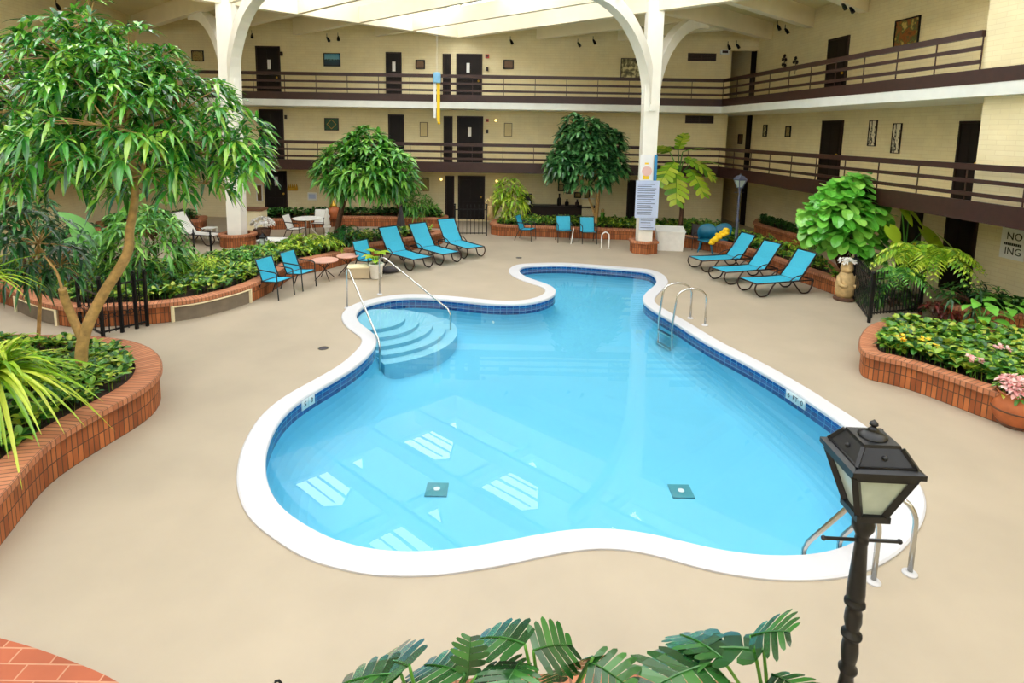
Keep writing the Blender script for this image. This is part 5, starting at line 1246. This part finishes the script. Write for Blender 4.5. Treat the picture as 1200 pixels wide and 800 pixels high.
# white hoop rail
p=G(709,291); hp=thing('white_hoop_rail','small white hoop rail standing on the deck right of the turquoise chairs','rail',p); mkobj('hoop',MB().tube([(-.13,0,0),(-.13,0,.42),(-.1,0,.52),(0,0,.58),(.1,0,.52),(.13,0,.42),(.13,0,0)],.022,8,smooth=4),'whitestone',hp,True); mkobj('foot_plates',MB().lathe([(.05,0),(.05,.012)],10,(-.13,0,0)).lathe([(.05,0),(.05,.012)],10,(.13,0,0)),'whitestone',hp)
p=G(671,286); wpole=thing('white_crutch_pole','thin white pole leaning beside the middle far chair','pole',p); mkobj('pole',MB().tube([(-.06,0,0),(.02,.05,.55)],.02,8),'whitestone',wpole); mkobj('tip',MB().ball((.02,.05,.57),.03),'pink',wpole)
# terracotta pot with pink flowers
p=G(1188,498); tp=thing('terracotta_pot','round terracotta pot with pink flowers at the right edge of the deck','pot',(p.x,p.y,0))
mkobj('pot',MB().lathe([(.17,0),(.185,.02),(.25,.12),(.285,.24),(.27,.36),(.22,.44),(.235,.47),(.25,.49),(.235,.5),(.2,.48),(.19,.42)],24),'terracotta',tp,True); mkobj('bands',MB().lathe([(.287,.235),(.292,.24),(.292,.255),(.287,.26)],24).lathe([(.19,.015),(.21,.03),(.21,.05),(.205,.055)],24),'barkd',tp)
mkobj('soil',MB().lathe([(.2,.44),(.2,.45)],16),'soil',tp); m=MB(); C,A=blobpts((0,0,.56),.24,46,-.1,.4,(1,1,.6)); whorls(m,C,A,7,.09,.05,.2,1.2,ROW_OVAL); mkobj('blossoms',m,'F_pink',tp); m=MB(); C,A=blobpts((0,0,.5),.22,40,-.1,.4,(1.1,1.1,.5)); whorls(m,C,A,6,.12,.06,.3,1.2,ROW_OVAL); mkobj('leaves',m,'L_ground',tp)
# carved statue on the right
p=G(989,351); cs=thing('carved_wooden_statue','carved tan wooden bear like statue with a flower crown beside the right iron fence','statue',(p.x,p.y,0))
mkobj('base',MB().lathe([(.24,0),(.25,.03),(.24,.07),(.2,.08)],16),'barkd',cs)
m=MB(); m.lathe([(.18,.07),(.22,.2),(.23,.4),(.2,.55),(.15,.66),(.13,.7)],18); m.ball((0,0,.8),.15,14,10,(1,.95,1.05)); m.ball((-.03,-.13,.77),.06); m.ball((-.1,0,.92),.045); m.ball((.1,0,.92),.045); m.tube([(-.18,-.02,.6),(-.22,-.14,.42),(-.08,-.22,.38)],(.06,.045),8,smooth=3); m.tube([(.18,-.02,.6),(.22,-.14,.42),(.08,-.22,.38)],(.06,.045),8,smooth=3); mkobj('body',m,'stone',cs,True)
m=MB(); C,A=blobpts((0,0,.97),.14,26,-.1,.3,(1.3,1.2,.5)); whorls(m,C,A,6,.08,.05,.2,1.2,ROW_OVAL); mkobj('flower_crown',m,'F_white',cs)
# classical statue on the planter end by the gate
p=D(577,262,24.0); base=Vector((p.x-.1,p.y+.05,.36)); st=thing('classical_statue','tan stone statue of a draped figure on the planter end by the iron gate','statue',base)
mkobj('plinth',MB().box(-.16,.16,-.14,.14,0,.08),'stone',st)
me=bpy.data.meshes.new('figure'); J=[(0,0,.5),(0,0,.68),(.02,0,.84),(0,0,.92),(0,-.01,1.02),(-.07,0,.44),(-.09,-.02,.26),(-.09,0,.1),(.07,0,.44),(.08,.02,.26),(.08,.04,.1),(-.13,0,.84),(-.2,-.08,.7),(-.12,-.18,.66),(.14,0,.84),(.2,.0,.68),(.22,-.08,.55)]
Eg=[(0,1),(1,2),(2,3),(3,4),(0,5),(5,6),(6,7),(0,8),(8,9),(9,10),(2,11),(11,12),(12,13),(2,14),(14,15),(15,16)]
me.from_pydata([Vector(j) for j in J],Eg,[]); fo=bpy.data.objects.new('figure',me); COL.objects.link(fo); fo.parent=st; me.materials.append(M['stone'])
sk=fo.modifiers.new('Skin','SKIN'); ly=me.skin_vertices[0] if me.skin_vertices else None
if ly is None:
    bpy.context.view_layer.objects.active=fo; ly=me.skin_vertices[0] if me.skin_vertices else me.attributes.new('skin','FLOAT','POINT') and None
RR=[.11,.09,.11,.05,.075,.09,.075,.05,.09,.075,.05,.05,.04,.03,.05,.04,.03]
if ly:
    for i,rad in enumerate(RR): ly.data[i].radius=(rad,rad*.85); ly.data[i].use_root=(i==0)
fo.modifiers.new('Sub','SUBSURF').render_levels=2
mkobj('drapery',MB().lathe([(.2,.08),(.17,.2),(.15,.4),(.13,.55),(.1,.6)],12),'stone',st,True)
# extra little things on the far ground floor
ct=D(655,252,25.2); cz=thing('dark_counter','long dark counter against the ground floor wall behind the far planter','counter',(ct.x,25.5,0)); mkobj('top',MB().box(-1.6,1.6,-.3,.35,.78,.84),'door',cz); mkobj('front',MB().box(-1.5,1.5,-.22,.3,0,.78),'doorframe',cz)
for k,(px,n_,l,m_) in enumerate(((617,'black_box','black box machine at the left end of the dark counter','black'),(655,'dark_bottle','dark tall bottle in the middle of the dark counter','door'),(676,'dark_jar','dark jar right of the bottle on the counter','doorframe'),(664,'dark_jar','short dark jar beside the tall bottle on the counter','door'))):
    q=D(px,250,25.4); o=thing(n_,l,n_.split('_')[1],(q.x,25.4,.84))
    if n_=='black_box': mkobj('body',MB().box(-.22,.22,-.18,.18,0,.5),m_,o); mkobj('panel',MB().box(-.15,.15,-.19,-.18,.05,.22),'paper',o)
    else: h=.5 if 'bottle' in n_ else .26; mkobj('body',MB().lathe([(.07,0),(.09,.03),(.09,h*.6),(.035,h*.75),(.035,h)],12),m_,o,True); mkobj('cap',MB().lathe([(.04,h),(.04,h+.03)],10),'black',o)
q=D(690,244,24.9); wp=thing('notice_easel','small white panel standing behind the pale forked trunk','panel',(q.x,25.3,.36)); mkobj('panel',MB().box(-.25,.25,-.02,.02,0,.8),'wallplain',wp); mkobj('frame',MB().box(-.28,.28,-.03,-.02,.8,.84),'whitestone',wp)
q=D(706,254,24.0); gs=thing('garden_figurine','small green and white figurine on the far planter right of the pale trunk','figurine',(q.x,q.y,.36)); mkobj('body',MB().lathe([(.1,0),(.13,.1),(.08,.3),(.1,.36),(.05,.42)],10),'L_mid',gs,True); mkobj('head',MB().ball((0,0,.49),.075),'stone',gs,True)
b=D(321,797,3.2); hk=thing('garden_hook','thin black garden hook whose tip shows at the bottom edge','hook',(b.x,b.y,0)); mkobj('stake',MB().tube([(0,0,0),(0,0,b.z-.05),(.01,0,b.z-.005),(.03,0,b.z),(.045,0,b.z-.02),(.045,0,b.z-.05)],.008,8),'black',hk); mkobj('foot',MB().lathe([(.05,0),(.05,.01)],10),'black',hk)
# ================================================================ CAMERA, SKY, RENDER SETTINGS
cam=bpy.data.cameras.new('camera'); co=bpy.data.objects.new('camera',cam); COL.objects.link(co)
cam.sensor_width=36; cam.lens=FPX/1200*36; cam.shift_x=(600-CX)/1200; cam.shift_y=(CY-400)/1200; cam.clip_end=200; cam.clip_start=.05
fw=Vector((0,math.cos(PITCH),-math.sin(PITCH))); up0=Vector((0,math.sin(PITCH),math.cos(PITCH))); rt0=Vector((1,0,0))
c_,s_=math.cos(ROLL),math.sin(ROLL)
# image right axis / up axis in world (image is rolled clockwise by ROLL)
rt=rt0*c_+up0*s_; up=-rt0*s_+up0*c_
co.matrix_world=Matrix(((rt.x,up.x,-fw.x,0),(rt.y,up.y,-fw.y,0),(rt.z,up.z,-fw.z,EYE),(0,0,0,1)))
SC.camera=co
w=bpy.data.worlds.new('sky'); SC.world=w; w.use_nodes=True; bg=w.node_tree.nodes['Background']; bg.inputs['Color'].default_value=(.97,.985,1,1); bg.inputs['Strength'].default_value=SKY
SC.view_settings.view_transform='Standard'; SC.view_settings.look='None'; SC.view_settings.gamma=1; SC.view_settings.exposure=EXPO
SC.view_settings.use_curve_mapping=False
SC.cycles.use_denoising=True; SC.cycles.max_bounces=10; SC.cycles.transparent_max_bounces=16; SC.cycles.diffuse_bounces=6; SC.cycles.glossy_bounces=4
SC.cycles.sample_clamp_indirect=6; SC.cycles.caustics_reflective=False; SC.cycles.caustics_refractive=False
